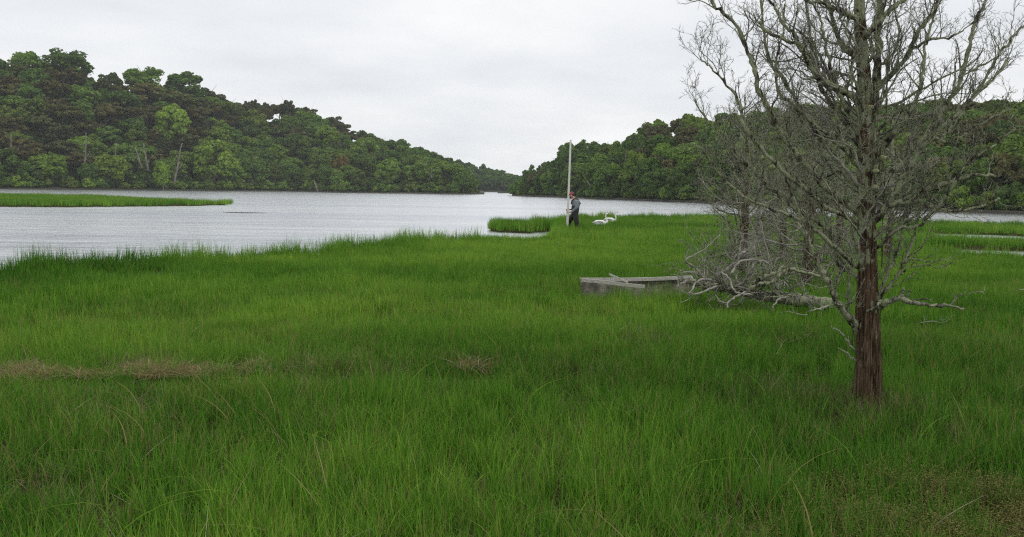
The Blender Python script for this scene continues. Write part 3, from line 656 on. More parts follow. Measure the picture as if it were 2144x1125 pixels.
# keep the hull of the skiff and the log clear
emit('marsh_grass', X[k], Y[k], NEAR, .70, 1.0, False, 'tall green marsh grass of the foreground meadow around the dead cedar')
k2 = (nrs.rand(len(X)) < np.clip(dz, 0, 1)*.95+.04) & (nrs.rand(len(X)) > sz_)
emit('dead_grass', X[k2], Y[k2], DEADC, .62, 1.0, False, 'tufts of grey brown dead grass standing among the green meadow', cat='dead grass')
X5, Y5 = sample(MP, -14, 14, -1, 13, 26, 0.9, 12.5)
emit('thatch', X5, Y5, MAT_C, 1.0, 1.0, False, 'brown thatch of old stems lying under the foreground grass', hmul=.55, cat='thatch')
tc_ = G(1817, 872, 0.0); n_ = 110; aa = nrs.rand(n_)*6.283; rr_ = nrs.uniform(.14, .5, n_)
emit('trunk_foot_grass', tc_.x+np.cos(aa)*rr_, tc_.y+np.sin(aa)*rr_, DEADC, .55, 1.0, False, 'matted dead grass around the foot of the big dead cedar', cat='dead grass')
LONG = [proto(blade_clump('tuft', 3, .04, .62, .0085, 70+i, M_GRASS, .45, 7, .8)) for i in range(4)]; LONGD = [proto(blade_clump('tuft', 2, .03, .55, .0060, 80+i, M_STRAW, .8, 7, 1.0)) for i in range(4)]
X6, Y6 = sample(MP, -8, 8, 0, 9, 3.5, 2.2, 9); emit('arching_grass', X6, Y6, LONG, .72, 1.0, False, 'long pale green blades arching above the foreground grass')
X6, Y6 = sample(MP, -10, 10, 0, 12, 3.5, 1.5, 12); emit('arching_straw', X6, Y6, LONGD, .70, 1.0, False, 'single bleached straws bending over the foreground grass', cat='straw')
X3, Y3 = sample(MP, -9, 6, 6, 12, 90, 5, 12); px, py = field_px(X3, Y3)
wr = np.zeros_like(X3)
for (cx, cy, sx, sy) in ((330, 800, 70, 9), (50, 800, 45, 11), (130, 806, 14, 6), (530, 797, 40, 6), (425, 806, 24, 4), (820, 805, 40, 4), (1000, 792, 16, 6), (680, 788, 14, 7), (1680, 728, 28, 4), (210, 805, 40, 5)): wr = np.maximum(wr, bump(px, py, cx, cy, sx, sy))
k = nrs.rand(len(X3)) < wr*1.7*np.clip(fbm(X3, Y3, 4.0, 2)*2.4-.45, 0, 1)
emit('dead_straw', X3[k], Y3[k], WRACK, 1.0, 1.0, False, 'flattened mats of washed-up straw in a line across the left meadow', hmul=1.0, cat='dead straw', z=.12)
X4, Y4 = sample(MP, 0, 6, .5, 6, 110, .5, 6.5); px, py = field_px(X4, Y4); k = nrs.rand(len(X4)) < seedzone(px, py)*.9
emit('seeding_rush', X4[k], Y4[k], SEEDC, .75, 1.0, False, 'brown seeding rushes filling the bottom right corner of the meadow', hmul=.62, cat='rushes')
X, Y = sample(MP, -32, 34, 8, 33, 24, 12.5, 32); px, py = field_px(X, Y); dz = thin(px, py, X, Y); k = nrs.rand(len(X)) > dz*.8
emit('meadow_grass', X[k], Y[k], MID, .72, 1.0, False, 'even green marsh grass of the middle meadow around the old skiff')
k2 = nrs.rand(len(X)) < np.clip(dz, 0, 1)*.5+.006
emit('withered_grass', X[k2], Y[k2], DEADC, .6, 1.3, False, 'withered brown tufts scattered through the middle meadow', cat='dead grass')
X, Y = sample(MP, -50, 60, 25, 82, 8.5, 32, 95)
emit('shoreline_grass', X, Y, FAR, .95, 1.0, False, 'green marsh grass along the water around the man and the swans')
X, Y = sample(MP, -50, 60, 14, 82, 12, 15, 95); ed = edgedist(MP, X, Y); k = ed < .8
emit('bank_grass', X[k], Y[k], MID, 1.15, 1.3, False, 'taller grass fringe leaning over the cut marsh banks')
X, Y = sample(IP, -75, 0, 70, 150, 5.0, 60, 170)
emit('islet_grass', X, Y, FAR, 1.3, 1.5, True, 'bright green grass covering the low islet in the river at left')

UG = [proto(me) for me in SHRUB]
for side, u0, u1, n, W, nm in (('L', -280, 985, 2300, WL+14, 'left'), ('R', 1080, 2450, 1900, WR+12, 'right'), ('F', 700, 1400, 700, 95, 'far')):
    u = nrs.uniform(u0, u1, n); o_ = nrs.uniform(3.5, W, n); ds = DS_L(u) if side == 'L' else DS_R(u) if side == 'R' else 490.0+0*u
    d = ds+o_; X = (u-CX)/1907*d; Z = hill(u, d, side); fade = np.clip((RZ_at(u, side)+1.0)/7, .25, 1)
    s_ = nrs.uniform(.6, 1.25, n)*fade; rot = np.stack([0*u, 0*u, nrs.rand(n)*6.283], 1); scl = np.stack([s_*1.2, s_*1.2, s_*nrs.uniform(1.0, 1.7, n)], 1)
    o = scatter(nm+'_undergrowth', np.stack([X, d, Z-.2], 1), scl, rot, 0*u, 0*u, nrs.randint(0, 5, n), UG, 'shade-darkened understorey of bushes and saplings between the trees of the %s hill' % nm, 'undergrowth'); o.color = (.34, .40, .34, 1)  # bush colour darkened to paint shade into the gaps between crowns

# ------------------------------------------------------------------ dead cedars
def perturb(v, a, r): return (v+Vector((r.gauss(0, a), r.gauss(0, a), r.gauss(0, a)))).normalized()
def path_radii(n, r0, r1, r, knob=.18): return [max(.0009, (r0+(r1-r0)*(i/(n-1))**.85))*(1+r.uniform(-knob, knob*1.3)) for i in range(n)]
def spray(mb, p, d, L, r0, depth, r, up=.10, curl=.28, kids=6, ang=.8):
    """a branch with side twigs, all as tubes in mb"""
    n = max(4, int(L/.055)+2) if depth > 0 else max(3, int(L/.05)+2); n = min(n, 16); st = L/(n-1); pts = [p.copy()]; dd = d.normalized(); dirs = [dd.copy()]
    for i in range(n-1):
        dd = perturb(dd, curl*(.6 if r0 > .012 else 1), r); dd = (dd+Vector((0, 0, up))).normalized(); pts.append(pts[-1]+dd*st); dirs.append(dd.copy())
    mb.tube(pts, path_radii(n, r0, max(.0012, r0*.28), r), 5 if r0 > .007 else 4 if r0 > .003 else 3, 0)
    if depth > 0:
        for k in range(kids):
            i = min(n-1, int(n*(.18+.8*(k+r.random())/kids))); ax = perturb(dirs[i].cross(Vector((r.gauss(0, 1), r.gauss(0, 1), r.gauss(0, .6)))), .1, r)
            a = r.uniform(.45, ang+.35); nd = (Matrix.Rotation(a, 3, ax) @ dirs[i])
            spray(mb, pts[i], nd, L*r.uniform(.28, .6)*(1-.45*i/n), max(.0013, r0*(1-.6*i/n)*r.uniform(.35, .6)), depth-1, r, up, curl, max(2, kids-1), ang)
def crspline(P_, m=5):
    o = []; q = [P_[0]+(P_[0]-P_[1])]+list(P_)+[P_[-1]+(P_[-1]-P_[-2])]
    for i in range(1, len(q)-2):
        for k in range(m):
            t_ = k/m; a, b, c, d = q[i-1], q[i], q[i+1], q[i+2]
            o.append(.5*((2*b)+(c-a)*t_+(2*a-5*b+4*c-d)*t_*t_+(3*b-a-3*c+d)*t_**3))
    o.append(P_[-1].copy()); return o
def limb(root, pxs, depth_y, w0, w1, seed, twigs=10, tl=.5, tdepth=2, matl=None, name='limb', label=None, base=None, kn=.24, jit=.006):
    """one limb through surveyed points; its side branches hang under it"""
    r = random.Random(seed); n = len(pxs); Y0 = base.y
    pts = [P(x, y, Y0+dy)-base for (x, y), dy in zip(pxs, depth_y)]
    sp = crspline(pts, 5); sp = [q+Vector((r.gauss(0, jit), r.gauss(0, jit), r.gauss(0, jit)))*(i > 0) for i, q in enumerate(sp)]
    k = (Y0)/FPX/2; mb = MB(); mb.tube(sp, path_radii(len(sp), w0*k, w1*k, r, kn), 8 if w0 > 9 else 6)
    o = mb.build(name, matl or M_LIMB, root)
    if label: o['label'] = label
    if twigs:
        tb = MB()
        for j in range(twigs):
            i = min(len(sp)-2, int(len(sp)*(.12+.88*(j+r.random())/twigs))); dr = (sp[i+1]-sp[i]).normalized()
            ax = perturb(dr.cross(Vector((r.gauss(0, 1), r.gauss(0, 1), r.gauss(0, .5)))), .1, r); nd = Matrix.Rotation(r.uniform(.4, 1.1), 3, ax) @ dr; nd = (nd+Vector((0, 0, .35))).normalized()
            f = i/len(sp); spray(tb, sp[i], nd, tl*r.uniform(.4, 1.15)*(1-.35*f), max(.002, (w0+(w1-w0)*f)*k*r.uniform(.3, .55)), tdepth, r, .13, .22)
        tb.build('twig', matl or M_LIMB2, o, kind='stuff')
    return sp
def wiggle_trunk(mb, spine, rad, n=28, seg=4, seed=0, ridge=.10, flare=None):
    r = random.Random(seed); sp = crspline(spine, seg); m_ = len(sp); rr = np.interp(np.linspace(0, len(rad)-1, m_), range(len(rad)), rad)
    ph = [r.uniform(0, 6.28) for _ in range(6)]; b = len(mb.v)
    for i, p in enumerate(sp):
        for j in range(n):
            a = 2*math.pi*j/n; z_ = p.z
            w = 1+ridge*(.5*math.sin(3*a+ph[0]+z_*.9)+.35*math.sin(7*a+ph[1]-z_*1.6)+.45*math.sin(12*a+ph[2]+z_*.7))+r.uniform(-.02, .02)
            if flare and z_ < flare: w *= 1+.15*(1-z_/flare)**2*(1+.5*math.sin(5*a+ph[3]))
            mb.v.append(p+Vector((math.cos(a)*rr[i]*w, math.sin(a)*rr[i]*w, 0)))
    for i in range(m_-1):
        for j in range(n): q = (j+1) % n; mb.f.append((b+i*n+j, b+i*n+q, b+(i+1)*n+q, b+(i+1)*n+j))
    mb.f.append(tuple(range(b+(m_-1)*n, b+m_*n)))
# hero
BASE = G(1817, 872, 0.0); Y0 = BASE.y
hero = empty('dead_cedar_tree', BASE, 'big dead cedar with red-brown trunk and lichen-crusted bare branches in the foreground', 'tree')
K = Y0/FPX
def tp(x, y, dy=0): return P(x, y, Y0+dy)-BASE
mb = MB()
wiggle_trunk(mb, [Vector((0, 0, -.12)), tp(1817, 850), tp(1818, 780), tp(1816, 700), tp(1815, 640), tp(1815, 560), tp(1814, 480), tp(1812, 400), tp(1812, 300), tp(1812, 200), tp(1806, 120), tp(1800, 40), tp(1799, -60), tp(1796, -220), tp(1792, -420)],
             [w*K*.415 for w in (60, 58, 56, 51, 48, 44, 41, 38, 34, 31, 28, 25, 21, 15, 4)], 40, 5, 3, .20, .12)
mb.build('trunk', M_TRUNK, hero)
# raised strips of peeling bark
mb = MB(); r_ = random.Random(5)
for k in range(46):
    a = r_.uniform(math.pi*1.0, math.pi*2.0); zc = r_.uniform(.05, 2.6); L = r_.uniform(.12, .45); rr = (.118-.016*zc)*1.0; w = r_.uniform(.006, .014)
    xc = tp(1815, 640).x
    pts = [Vector((xc+math.cos(a+.03*i)*(rr+.004+.004*(i == 4)), math.sin(a+.03*i)*(rr+.004), zc+L*i/4)) for i in range(5)]
    mb.tube(pts, [w*.3, w*.55, w*.6, w*.5, w*.2], 4)
mb.build('bark_strip', M_TRUNK, hero, kind='stuff')
H = lambda pts, dy, w0, w1, sd, tw=10, tl=.5, td=2, **k: limb(hero, pts, dy, w0, w1, sd, tw, tl, td, base=BASE, **k)
H([(1822, 250), (1833, 190), (1838, 120), (1840, 40), (1843, -60), (1850, -220)], [0, .03, .05, .06, .08, .1], 20, 8, 1, 8, .5, label='second upright stem beside the main trunk')
H([(1806, 75), (1838, 52), (1858, 24), (1892, 0), (1925, -45), (1940, -110)], [-.05, -.08, -.1, -.12, -.1, -.1], 17, 5, 2, 8, .5)
H([(1800, 690), (1775, 660), (1748, 625), (1736, 592), (1716, 560), (1700, 526), (1688, 490), (1676, 452), (1660, 410), (1640, 360)], [0, -.1, -.2, -.25, -.3, -.3, -.3, -.28, -.25, -.2], 17, 5, 3, 16, .5, label='thick limb rising to the left from low on the trunk')
H([(1800, 700), (1782, 680), (1765, 655), (1752, 640)], [0, -.05, -.1, -.1], 9, 4, 4, 2, .2)
H([(1830, 645), (1848, 640), (1860, 631), (1885, 626), (1915, 636), (1950, 640), (1985, 640), (2020, 647)], [0, -.08, -.12, -.15, -.18, -.2, -.2, -.2], 15, 4, 5, 0, label='bleached dead limb sticking out low to the right', matl=M_LIMB2)
H([(1884, 627), (1889, 615), (1893, 604)], [-.15, -.15, -.16], 9, 4, 6, 0, matl=M_LIMB2); H([(1897, 630), (1901, 618), (1904, 608)], [-.16, -.16, -.17], 7, 3, 7, 0, matl=M_LIMB2)
H([(1988, 640), (2003, 626), (2022, 612)], [-.2, -.2, -.22], 4, 2, 8, 2, .08, 1, matl=M_LIMB2); H([(1908, 634), (1925, 628), (1948, 627)], [-.17, -.18, -.18], 4, 2, 81, 0, matl=M_LIMB2)
H([(1830, 650), (1815, 652), (1835, 642), (1844, 630)][1:], [-.14, -.14, -.05], 5, 8, 9, 0)
H([(1832, 632), (1858, 606), (1880, 572), (1896, 540), (1912, 500), (1922, 462), (1930, 430)], [0, -.05, -.1, -.12, -.12, -.1, -.1], 10, 4, 10, 9, .4)
H([(1830, 640), (1848, 600), (1862, 566), (1878, 528), (1888, 490), (1890, 455)], [0, -.1, -.15, -.2, -.2, -.2], 9, 3.5, 11, 8, .35)
H([(1888, 575), (1905, 560), (1930, 556), (1960, 558), (1985, 556)], [-.1, -.1, -.12, -.12, -.12], 4.5, 1.5, 12, 5, .2, 1)
H([(1896, 540), (1925, 545), (1955, 548), (1992, 540)], [-.12, -.13, -.15, -.15], 4, 1.5, 13, 5, .2, 1)
H([(1828, 468), (1842, 448), (1872, 425), (1912, 422), (1936, 400), (1975, 386), (2016, 372), (2056, 366), (2088, 369)], [0, -.1, -.2, -.25, -.28, -.3, -.3, -.32, -.3], 17, 5, 14, 16, .5, label='thick pale lichened limb reaching right at mid height')
H([(1832, 492), (1862, 472), (1898, 449), (1935, 431), (1978, 440), (2020, 441), (2060, 430), (2092, 417)], [0, .05, .1, .1, .12, .12, .1, .1], 11, 4, 15, 12, .4)
H([(1840, 452), (1872, 412), (1892, 372), (1922, 322), (1962, 278), (2002, 238), (2048, 196), (2085, 158), (2112, 122)], [-.1, -.2, -.25, -.3, -.35, -.35, -.3, -.3, -.3], 14, 4, 16, 18, .5)
H([(1828, 420), (1868, 362), (1915, 312), (1962, 252), (1996, 196), (2016, 150), (2031, 92), (2044, 40), (2062, 6), (2080, -50)], [0, .1, .15, .2, .2, .2, .2, .2, .2, .2], 14, 5, 17, 18, .5, label='long limb climbing steeply to the upper right')
H([(1962, 300), (2005, 250), (2044, 196), (2072, 148), (2100, 102), (2132, 66), (2160, 40)], [-.3, -.25, -.2, -.2, -.15, -.1, -.1], 9, 3, 18, 14, .4)
H([(1834, 184), (1846, 172), (1876, 147), (1906, 106), (1921, 70), (1952, 32), (1965, 0), (1975, -40)], [0, -.05, -.1, -.15, -.2, -.2, -.2, -.2], 13, 5, 19, 14, .45)
H([(1838, 140), (1862, 120), (1882, 82), (1878, 40), (1868, 8), (1872, -40)], [0, .1, .15, .2, .2, .2], 8, 3, 20, 9, .35)
H([(1905, 108), (1945, 84), (1985, 80), (2020, 60), (2060, 30)], [-.15, -.1, -.1, -.1, -.1], 7, 2, 21, 12, .35)
H([(1832, 330), (1880, 270), (1922, 200), (1932, 135), (1940, 90), (1952, 44), (1962, 10)], [0, -.15, -.25, -.3, -.3, -.3, -.3], 11, 4, 22, 14, .4)
H([(1996, 198), (2000, 150), (2002, 110)], [.2, .18, .15], 6, 2, 23, 4, .2)
H([(2012, 160), (2060, 135), (2092, 115)], [.2, .2, .2], 5, 2, 24, 6, .3)
H([(1795, 125), (1770, 103), (1753, 72), (1744, 38), (1728, 0), (1712, -50)], [0, -.08, -.1, -.12, -.12, -.12], 13, 5, 25, 12, .45)
H([(1795, 40), (1770, 28), (1750, 20), (1728, 9), (1690, 0), (1650, -25)], [0, -.08, -.12, -.15, -.2, -.2], 12, 5, 26, 9, .4)
H([(1800, 215), (1776, 196), (1742, 178), (1712, 160), (1690, 128), (1677, 97), (1642, 84), (1602, 64), (1590, 46)], [0, -.1, -.18, -.22, -.25, -.3, -.32, -.35, -.35], 14, 5, 27, 18, .45, label='crooked mossy limb reaching to the upper left')
H([(1680, 108), (1656, 68), (1636, 44), (1624, 18), (1606, -5), (1590, -40)], [-.3, -.3, -.28, -.25, -.25, -.25], 9, 3, 28, 9, .35)
H([(1795, 445), (1722, 385), (1648, 296), (1596, 205), (1577, 142), (1560, 92), (1535, 44), (1505, 20), (1488, 0), (1470, -40)], [0, -.15, -.2, -.25, -.25, -.2, -.2, -.2, -.2, -.2], 14, 4, 29, 22, .5, label='longest limb sweeping to the upper left corner of the crown')
H([(1796, 400), (1745, 330), (1690, 250), (1640, 170), (1610, 120), (1600, 60), (1592, 0), (1588, -50)], [0, .1, .15, .2, .2, .2, .2, .2], 11, 4, 30, 20, .45)
H([(1798, 470), (1712, 420), (1622, 340), (1560, 270), (1550, 220), (1516, 170), (1484, 138), (1466, 122)], [0, -.2, -.3, -.3, -.3, -.3, -.3, -.3], 11, 2.5, 31, 22, .5)
H([(1798, 520), (1720, 470), (1640, 420), (1570, 350), (1522, 300), (1485, 258), (1455, 210)], [0, .05, .1, .1, .1, .1, .1], 11, 2.5, 32, 20, .5)
H([(1796, 560), (1750, 520), (1690, 470), (1620, 440), (1556, 410), (1505, 362), (1475, 318)], [0, -.2, -.3, -.35, -.4, -.4, -.4], 10, 2.5, 33, 20, .45)
H([(1800, 300), (1760, 240), (1722, 190), (1704, 130), (1696, 70), (1690, 10), (1688, -40)], [0, .15, .25, .3, .3, .3, .3], 11, 4, 34, 16, .45)
H([(1802, 262), (1768, 220), (1745, 160), (1730, 100), (1720, 50), (1700, 0)], [0, -.1, -.15, -.2, -.2, -.2], 10, 3, 35, 14, .4)
H([(1800, 350), (1740, 290), (1670, 230), (1630, 190), (1625, 130), (1640, 70), (1642, 10)], [0, -.1, -.15, -.15, -.1, -.1, -.1], 9, 3, 36, 18, .4)
H([(1795, 735), (1780, 722), (1768, 705), (1754, 690), (1740, 688)], [0, -.05, -.08, -.1, -.1], 4.5, 1.8, 37, 1, .08, 0, matl=M_PALE, label='thin bare bleached twig low on the left of the trunk')
H([(1794, 755), (1780, 748), (1770, 738), (1756, 728)], [0, -.05, -.08, -.1], 3.5, 1.5, 38, 1, .06, 0, matl=M_PALE)
H([(1799, 580), (1762, 560), (1735, 520), (1722, 470), (1700, 430), (1690, 380)], [0, .1, .2, .25, .3, .3], 9, 3, 39, 14, .4)
H([(1832, 400), (1880, 330), (1925, 280), (1985, 300), (2035, 270), (2090, 240), (2130, 225)], [0, .2, .3, .35, .35, .3, .3], 10, 3, 40, 18, .5)
H([(1834, 520), (1880, 480), (1930, 470), (1985, 400), (2030, 340), (2085, 300), (2125, 270)], [0, -.2, -.3, -.4, -.45, -.45, -.45], 9, 3, 41, 18, .45)
# inner limbs all round the trunk
r_ = random.Random(77)
for k in range(54):
    zz = r_.uniform(600, 100); a = r_.uniform(0, 6.283) if k % 3 else r_.uniform(2.0, 4.3); b = tp(1812, zz); L = r_.uniform(.7, 1.35)*(.75 if zz < 200 else 1); mb = MB(); ca, sa = math.cos(a), math.sin(a); L *= .72 if ca > .2 else 1
    d = Vector((ca, sa*.9, r_.uniform(.25, .9))).normalized(); spray(mb, b+Vector((ca, sa, 0))*.05, d, L, r_.uniform(.008, .016), 3, r_, .06, .24, 6); mb.build('branch', r_.choice([M_LIMB, M_LIMB2, M_LIMB2, M_PALE]), hero)
# lichen knobs and hanging tufts
def knobs(root, n, seed, zr, sx):
    r = random.Random(seed); V = []; F = []
    for k in range(n):
        c = Vector((r.gauss(0, sx), r.gauss(0, sx), r.uniform(*zr))); 
    return
for k, (x, y) in enumerate([(1833, 358), (1832, 392), (1617, 350), (1850, 330), (1822, 225), (1600, 330), (1900, 372)]):
    bm = bmesh.new(); bmesh.ops.create_icosphere(bm, subdivisions=2, radius=.026); r = random.Random(k)
    for v in bm.verts: v.co *= r.uniform(.75, 1.25); v.co.z *= .75
    me = bpy.data.meshes.new('lichen_tuft'); bm.to_mesh(me); bm.free(); me.materials.append(M_LICH)
    o = link(bpy.data.objects.new('lichen_tuft', me), hero); o.location = tp(x, y, -.13)

# cedars standing behind
def back_cedar(px, py, hgt, tr, label, seed, nb=34, spread=1.0, matl=None, lean=0.0, zmin=.07, red=True):
    r = random.Random(seed); B = G(px, py, 0); o = empty('dead_cedar_tree', B, label, 'tree'); mb = MB()
    sp = [Vector((0, 0, -.1))]+[Vector((lean*hgt*f+r.gauss(0, .03), r.gauss(0, .03), hgt*f)) for f in (.2, .4, .6, .8, 1.0)]
    wiggle_trunk(mb, sp, [tr, tr*.92, tr*.8, tr*.6, tr*.4, tr*.12], 14, 4, seed, .1); mb.build('trunk', M_TRUNK if red else M_LIMB2, o)
    for k in range(nb):
        f = zmin+(.97-zmin)*(k+r.random())/nb; b = sp[0].lerp(sp[-1], f) if lean else Vector((0, 0, hgt*f)); a = r.uniform(0, 6.283)
        L = spread*hgt*.42*(1.05-.62*f)*r.uniform(.7, 1.2); mb = MB(); d = Vector((math.cos(a), math.sin(a), r.uniform(-.25, .7)+.5*f)).normalized()
        spray(mb, b, d, L, tr*.22*(1.1-f*.6), 3, r, .05, .26, 6, .9); mb.build('branch', matl or r.choice([M_LIMB, M_LIMB2, M_LIMB2, M_PALE]), o)
    return o
back_cedar(1553, 588, 3.6, .105, 'dead cedar with dark trunk rising behind the tangle at the skiff end', 51, 62, 1.2)
back_cedar(1688, 606, 3.5, .11, 'dead cedar with reddish trunk foot just behind the fallen log', 52, 62, 1.2)
back_cedar(1640, 560, 4.2, .10, 'slimmer dead cedar standing farther back between the two thicker ones', 53, 56, 1.15)
back_cedar(1858, 545, 4.4, .10, 'dead cedar half hidden behind the big foreground trunk', 54, 36, .9)
back_cedar(1750, 560, 4.6, .09, 'thin-stemmed dead cedar seen through the foreground branches left of the big trunk', 55, 34, .95)
back_cedar(1600, 572, 3.0, .055, 'small crooked dead cedar sapling in the thicket', 56, 34, 1.3, lean=-.12, red=False)

def dead_shrub(px, py, hgt, label, seed, n=9, matl=None):
    r = random.Random(seed); B = G(px, py, 0); o = empty('dead_shrub', B, label, 'dead shrub')
    for k in range(n):
        a = r.uniform(0, 6.283); d = Vector((math.cos(a)*.6, math.sin(a)*.6, r.uniform(.5, 1.3))).normalized(); mb = MB()
        spray(mb, Vector((math.cos(a)*.06, math.sin(a)*.06, -.03)), d, hgt*r.uniform(.6, 1.1), r.uniform(.012, .026), 3, r, .05, .34, 6, 1.0); mb.build('branch', matl or r.choice([M_PALE, M_LIMB2, M_LIMB]), o)
    return o
dead_shrub(1512, 598, 1.5, 'gnarled grey dead shrub at the left end of the thicket next to the skiff', 81, 8)
dead_shrub(1590, 600, 1.8, 'tangled dead shrub in the thicket right above the middle of the fallen log', 82, 9)
dead_shrub(1655, 612, 1.6, 'dead shrub crowded against the reddish cedar foot behind the log', 83, 8)
dead_shrub(1735, 606, 1.5, 'dead shrub between the fallen log and the big trunk', 84, 7)
dead_shrub(1545, 560, 1.7, 'dead shrub farthest back in the thicket at the left', 85, 7)

# fallen log and its tangle
LB = G(1690, 668, 0); fl = empty('fallen_tree', LB, 'fallen bleached cedar log with a tangle of curling bare branches beside the skiff', 'fallen tree')
def fp(x, y, dy=0): return P(x, y, LB.y+dy)-LB
mb = MB(); sp = crspline([fp(1752, 642), fp(1710, 634, .1), fp(1650, 626, .2), fp(1590, 618, .4), fp(1530, 606, .6), fp(1480, 598, .8), fp(1440, 588, .9)], 6)
mb.tube(sp, path_radii(len(sp), .115, .05, random.Random(3), .10), 14, .05); mb.build('log', M_LIMB2, fl)
FL = lambda pts, dy, w0, w1, sd, tw=5, tl=.35, td=1, m=M_PALE: limb(fl, pts, dy, w0, w1, sd, tw, tl, td, base=LB, matl=m, name='branch', kn=.15)
FL([(1532, 606), (1500, 580), (1530, 560), (1545, 535), (1560, 527)], [.5, .3, .2, .1, .1], 11, 6, 1, 7)
FL([(1540, 600), (1560, 590), (1568, 570), (1582, 548), (1578, 515)], [.3, .2, .1, .1, .1], 8, 4, 2, 6)
FL([(1575, 595), (1600, 580), (1628, 570), (1640, 560), (1680, 570), (1720, 580)], [.1, 0, -.1, -.1, -.1, -.1], 11, 5, 3, 8, m=M_LIMB)
FL([(1570, 605), (1598, 594), (1622, 590), (1632, 575), (1650, 562)], [0, -.1, -.2, -.2, -.2], 12, 5, 4, 7, m=M_LIMB)
FL([(1500, 590), (1470, 585), (1450, 602), (1443, 622)], [.3, .1, -.1, -.2], 6, 3, 5, 4)
FL([(1520, 598), (1510, 572), (1528, 585), (1540, 612), (1575, 618)], [.1, -.1, -.2, -.3, -.3], 6, 3, 6, 3)
FL([(1560, 612), (1535, 625), (1524, 634), (1522, 645)], [0, -.2, -.3, -.35], 5, 3.5, 7, 1)
FL([(1650, 622), (1632, 626), (1620, 640), (1614, 652)], [0, -.2, -.3, -.3], 5, 2.5, 8, 3)
FL([(1480, 590), (1455, 560), (1436, 545), (1478, 520), (1508, 490)], [.4, .3, .2, .2, .2], 5, 2, 9, 5)
FL([(1545, 560), (1550, 520), (1556, 490)], [.2, .2, .2], 5, 3, 10, 4)
FL([(1530, 575), (1550, 548), (1590, 545), (1610, 552)], [-.1, -.1, -.1, -.1], 5, 3, 11, 5)
FL([(1500, 600), (1480, 608), (1455, 616), (1440, 612)], [.1, -.1, -.2, -.2], 5, 2.5, 12, 3)
FL([(1440, 588), (1425, 596), (1418, 600)], [.6, .4, .3], 7, 3, 13, 2)
FL([(1735, 640), (1720, 646), (1700, 650), (1690, 654)], [-.1, -.3, -.4, -.4], 5, 2.5, 14, 4)
FL([(1475, 600), (1474, 570), (1476, 545)], [.7, .7, .7], 8, 3, 15, 0, m=M_LIMB2); FL([(1462, 594), (1463, 578), (1464, 566)], [.7, .7, .7], 6, 3, 16, 0, m=M_LIMB2)
FL([(1425, 590), (1432, 572), (1450, 568), (1462, 582)], [.6, .55, .5, .5], 3, 2, 17, 0)
r_ = random.Random(9)
for k in range(52):
    f = r_.random(); b = fp(1450+f*240, 600+f*22, .5-.4*f); mb = MB(); a = r_.uniform(0, 6.283); d = Vector((math.cos(a), math.sin(a), r_.uniform(-.1, .9))).normalized()
    spray(mb, b, d, r_.uniform(.35, .95), r_.uniform(.008, .017), 2, r_, -.02, .38, 6, 1.0); mb.build('branch', r_.choice([M_PALE, M_LIMB, M_LIMB2]), fl)

# loose bleached sticks in the grass
def stick(px, py, L, a, label, seed):
    r = random.Random(seed); B = G(px, py, .22); mb = MB(); spray(mb, Vector((0, 0, 0)), Vector((math.cos(a), math.sin(a)*.4, .12)), L, .007, 2, r, 0, .25, 4)
    mb.build('dead_stick', M_PALE, label=label, category='stick').location = B
stick(1928, 676, .35, 0.1, 'short bleached stick lying in grass under the dead right limb', 1)
stick(2060, 616, .35, 1.9, 'pair of pale twigs poking from grass at right', 2)
stick(2150, 606, .6, 2.7, 'sprawling pale dead twigs at the right edge of the meadow', 3)
stick(1690, 660, .4, 3.0, 'bleached forked stick at the butt of the fallen log', 4)

# ------------------------------------------------------------------ skiff
def wood(name, c1, c2, c3):
    m, t = mat(name); tcn = N(t, 'ShaderNodeTexCoord'); ob = tcn.outputs['Object']
    g = noise(t, 1.0, 6, .6, ob, (3, 60, 60)); s = noise(t, 5.0, 5, .6, ob)
    c = mixc(t, ramp(t, s, [(.42, (0, 0, 0)), (.62, (1, 1, 1))]), ramp(t, g, [(.35, c1), (.65, c2)]), c3)
    b = N(t, 'ShaderNodeBsdfPrincipled'); b.inputs['Roughness'].default_value = .9; b.inputs['Specular IOR Level'].default_value = .2; t.links.new(c, b.inputs['Base Color'])
    bp = N(t, 'ShaderNodeBump'); bp.inputs['Distance'].default_value = .006; t.links.new(g, bp.inputs['Height']); t.links.new(bp.outputs[0], b.inputs['Normal']); out(t, b.outputs[0]); return m
M_WOOD = wood('weathered_plank', (.24, .23, .20), (.62, .60, .54), (.42, .40, .35))
M_PAINT = wood('peeling_hull_paint', (.060, .055, .045), (.12, .112, .09), (.24, .22, .175))
BY = G(1222, 634, 0).y; SB = P(1216, 634, BY); SB.z = 0
skiff = empty('derelict_skiff', SB, 'old grey wooden skiff rotting in the meadow with its bow to the left', 'boat')
def sp_(x, y, yy): return P(x, y, yy)-SB
bowT = sp_(1216, 583, BY); bowB = sp_(1229, 636, BY)
nearT = [sp_(1216, 584, BY), sp_(1262, 588, BY-.12), sp_(1310, 594, BY-.22), sp_(1350, 598, BY-.26), sp_(1400, 596, BY-.2), sp_(1450, 592, BY-.1)]
farT = [sp_(1217, 583, BY+.02), sp_(1262, 583, BY+.42), sp_(1310, 583, BY+.72), sp_(1360, 582, BY+.86), sp_(1410, 580, BY+.92), sp_(1446, 578, BY+.9)]
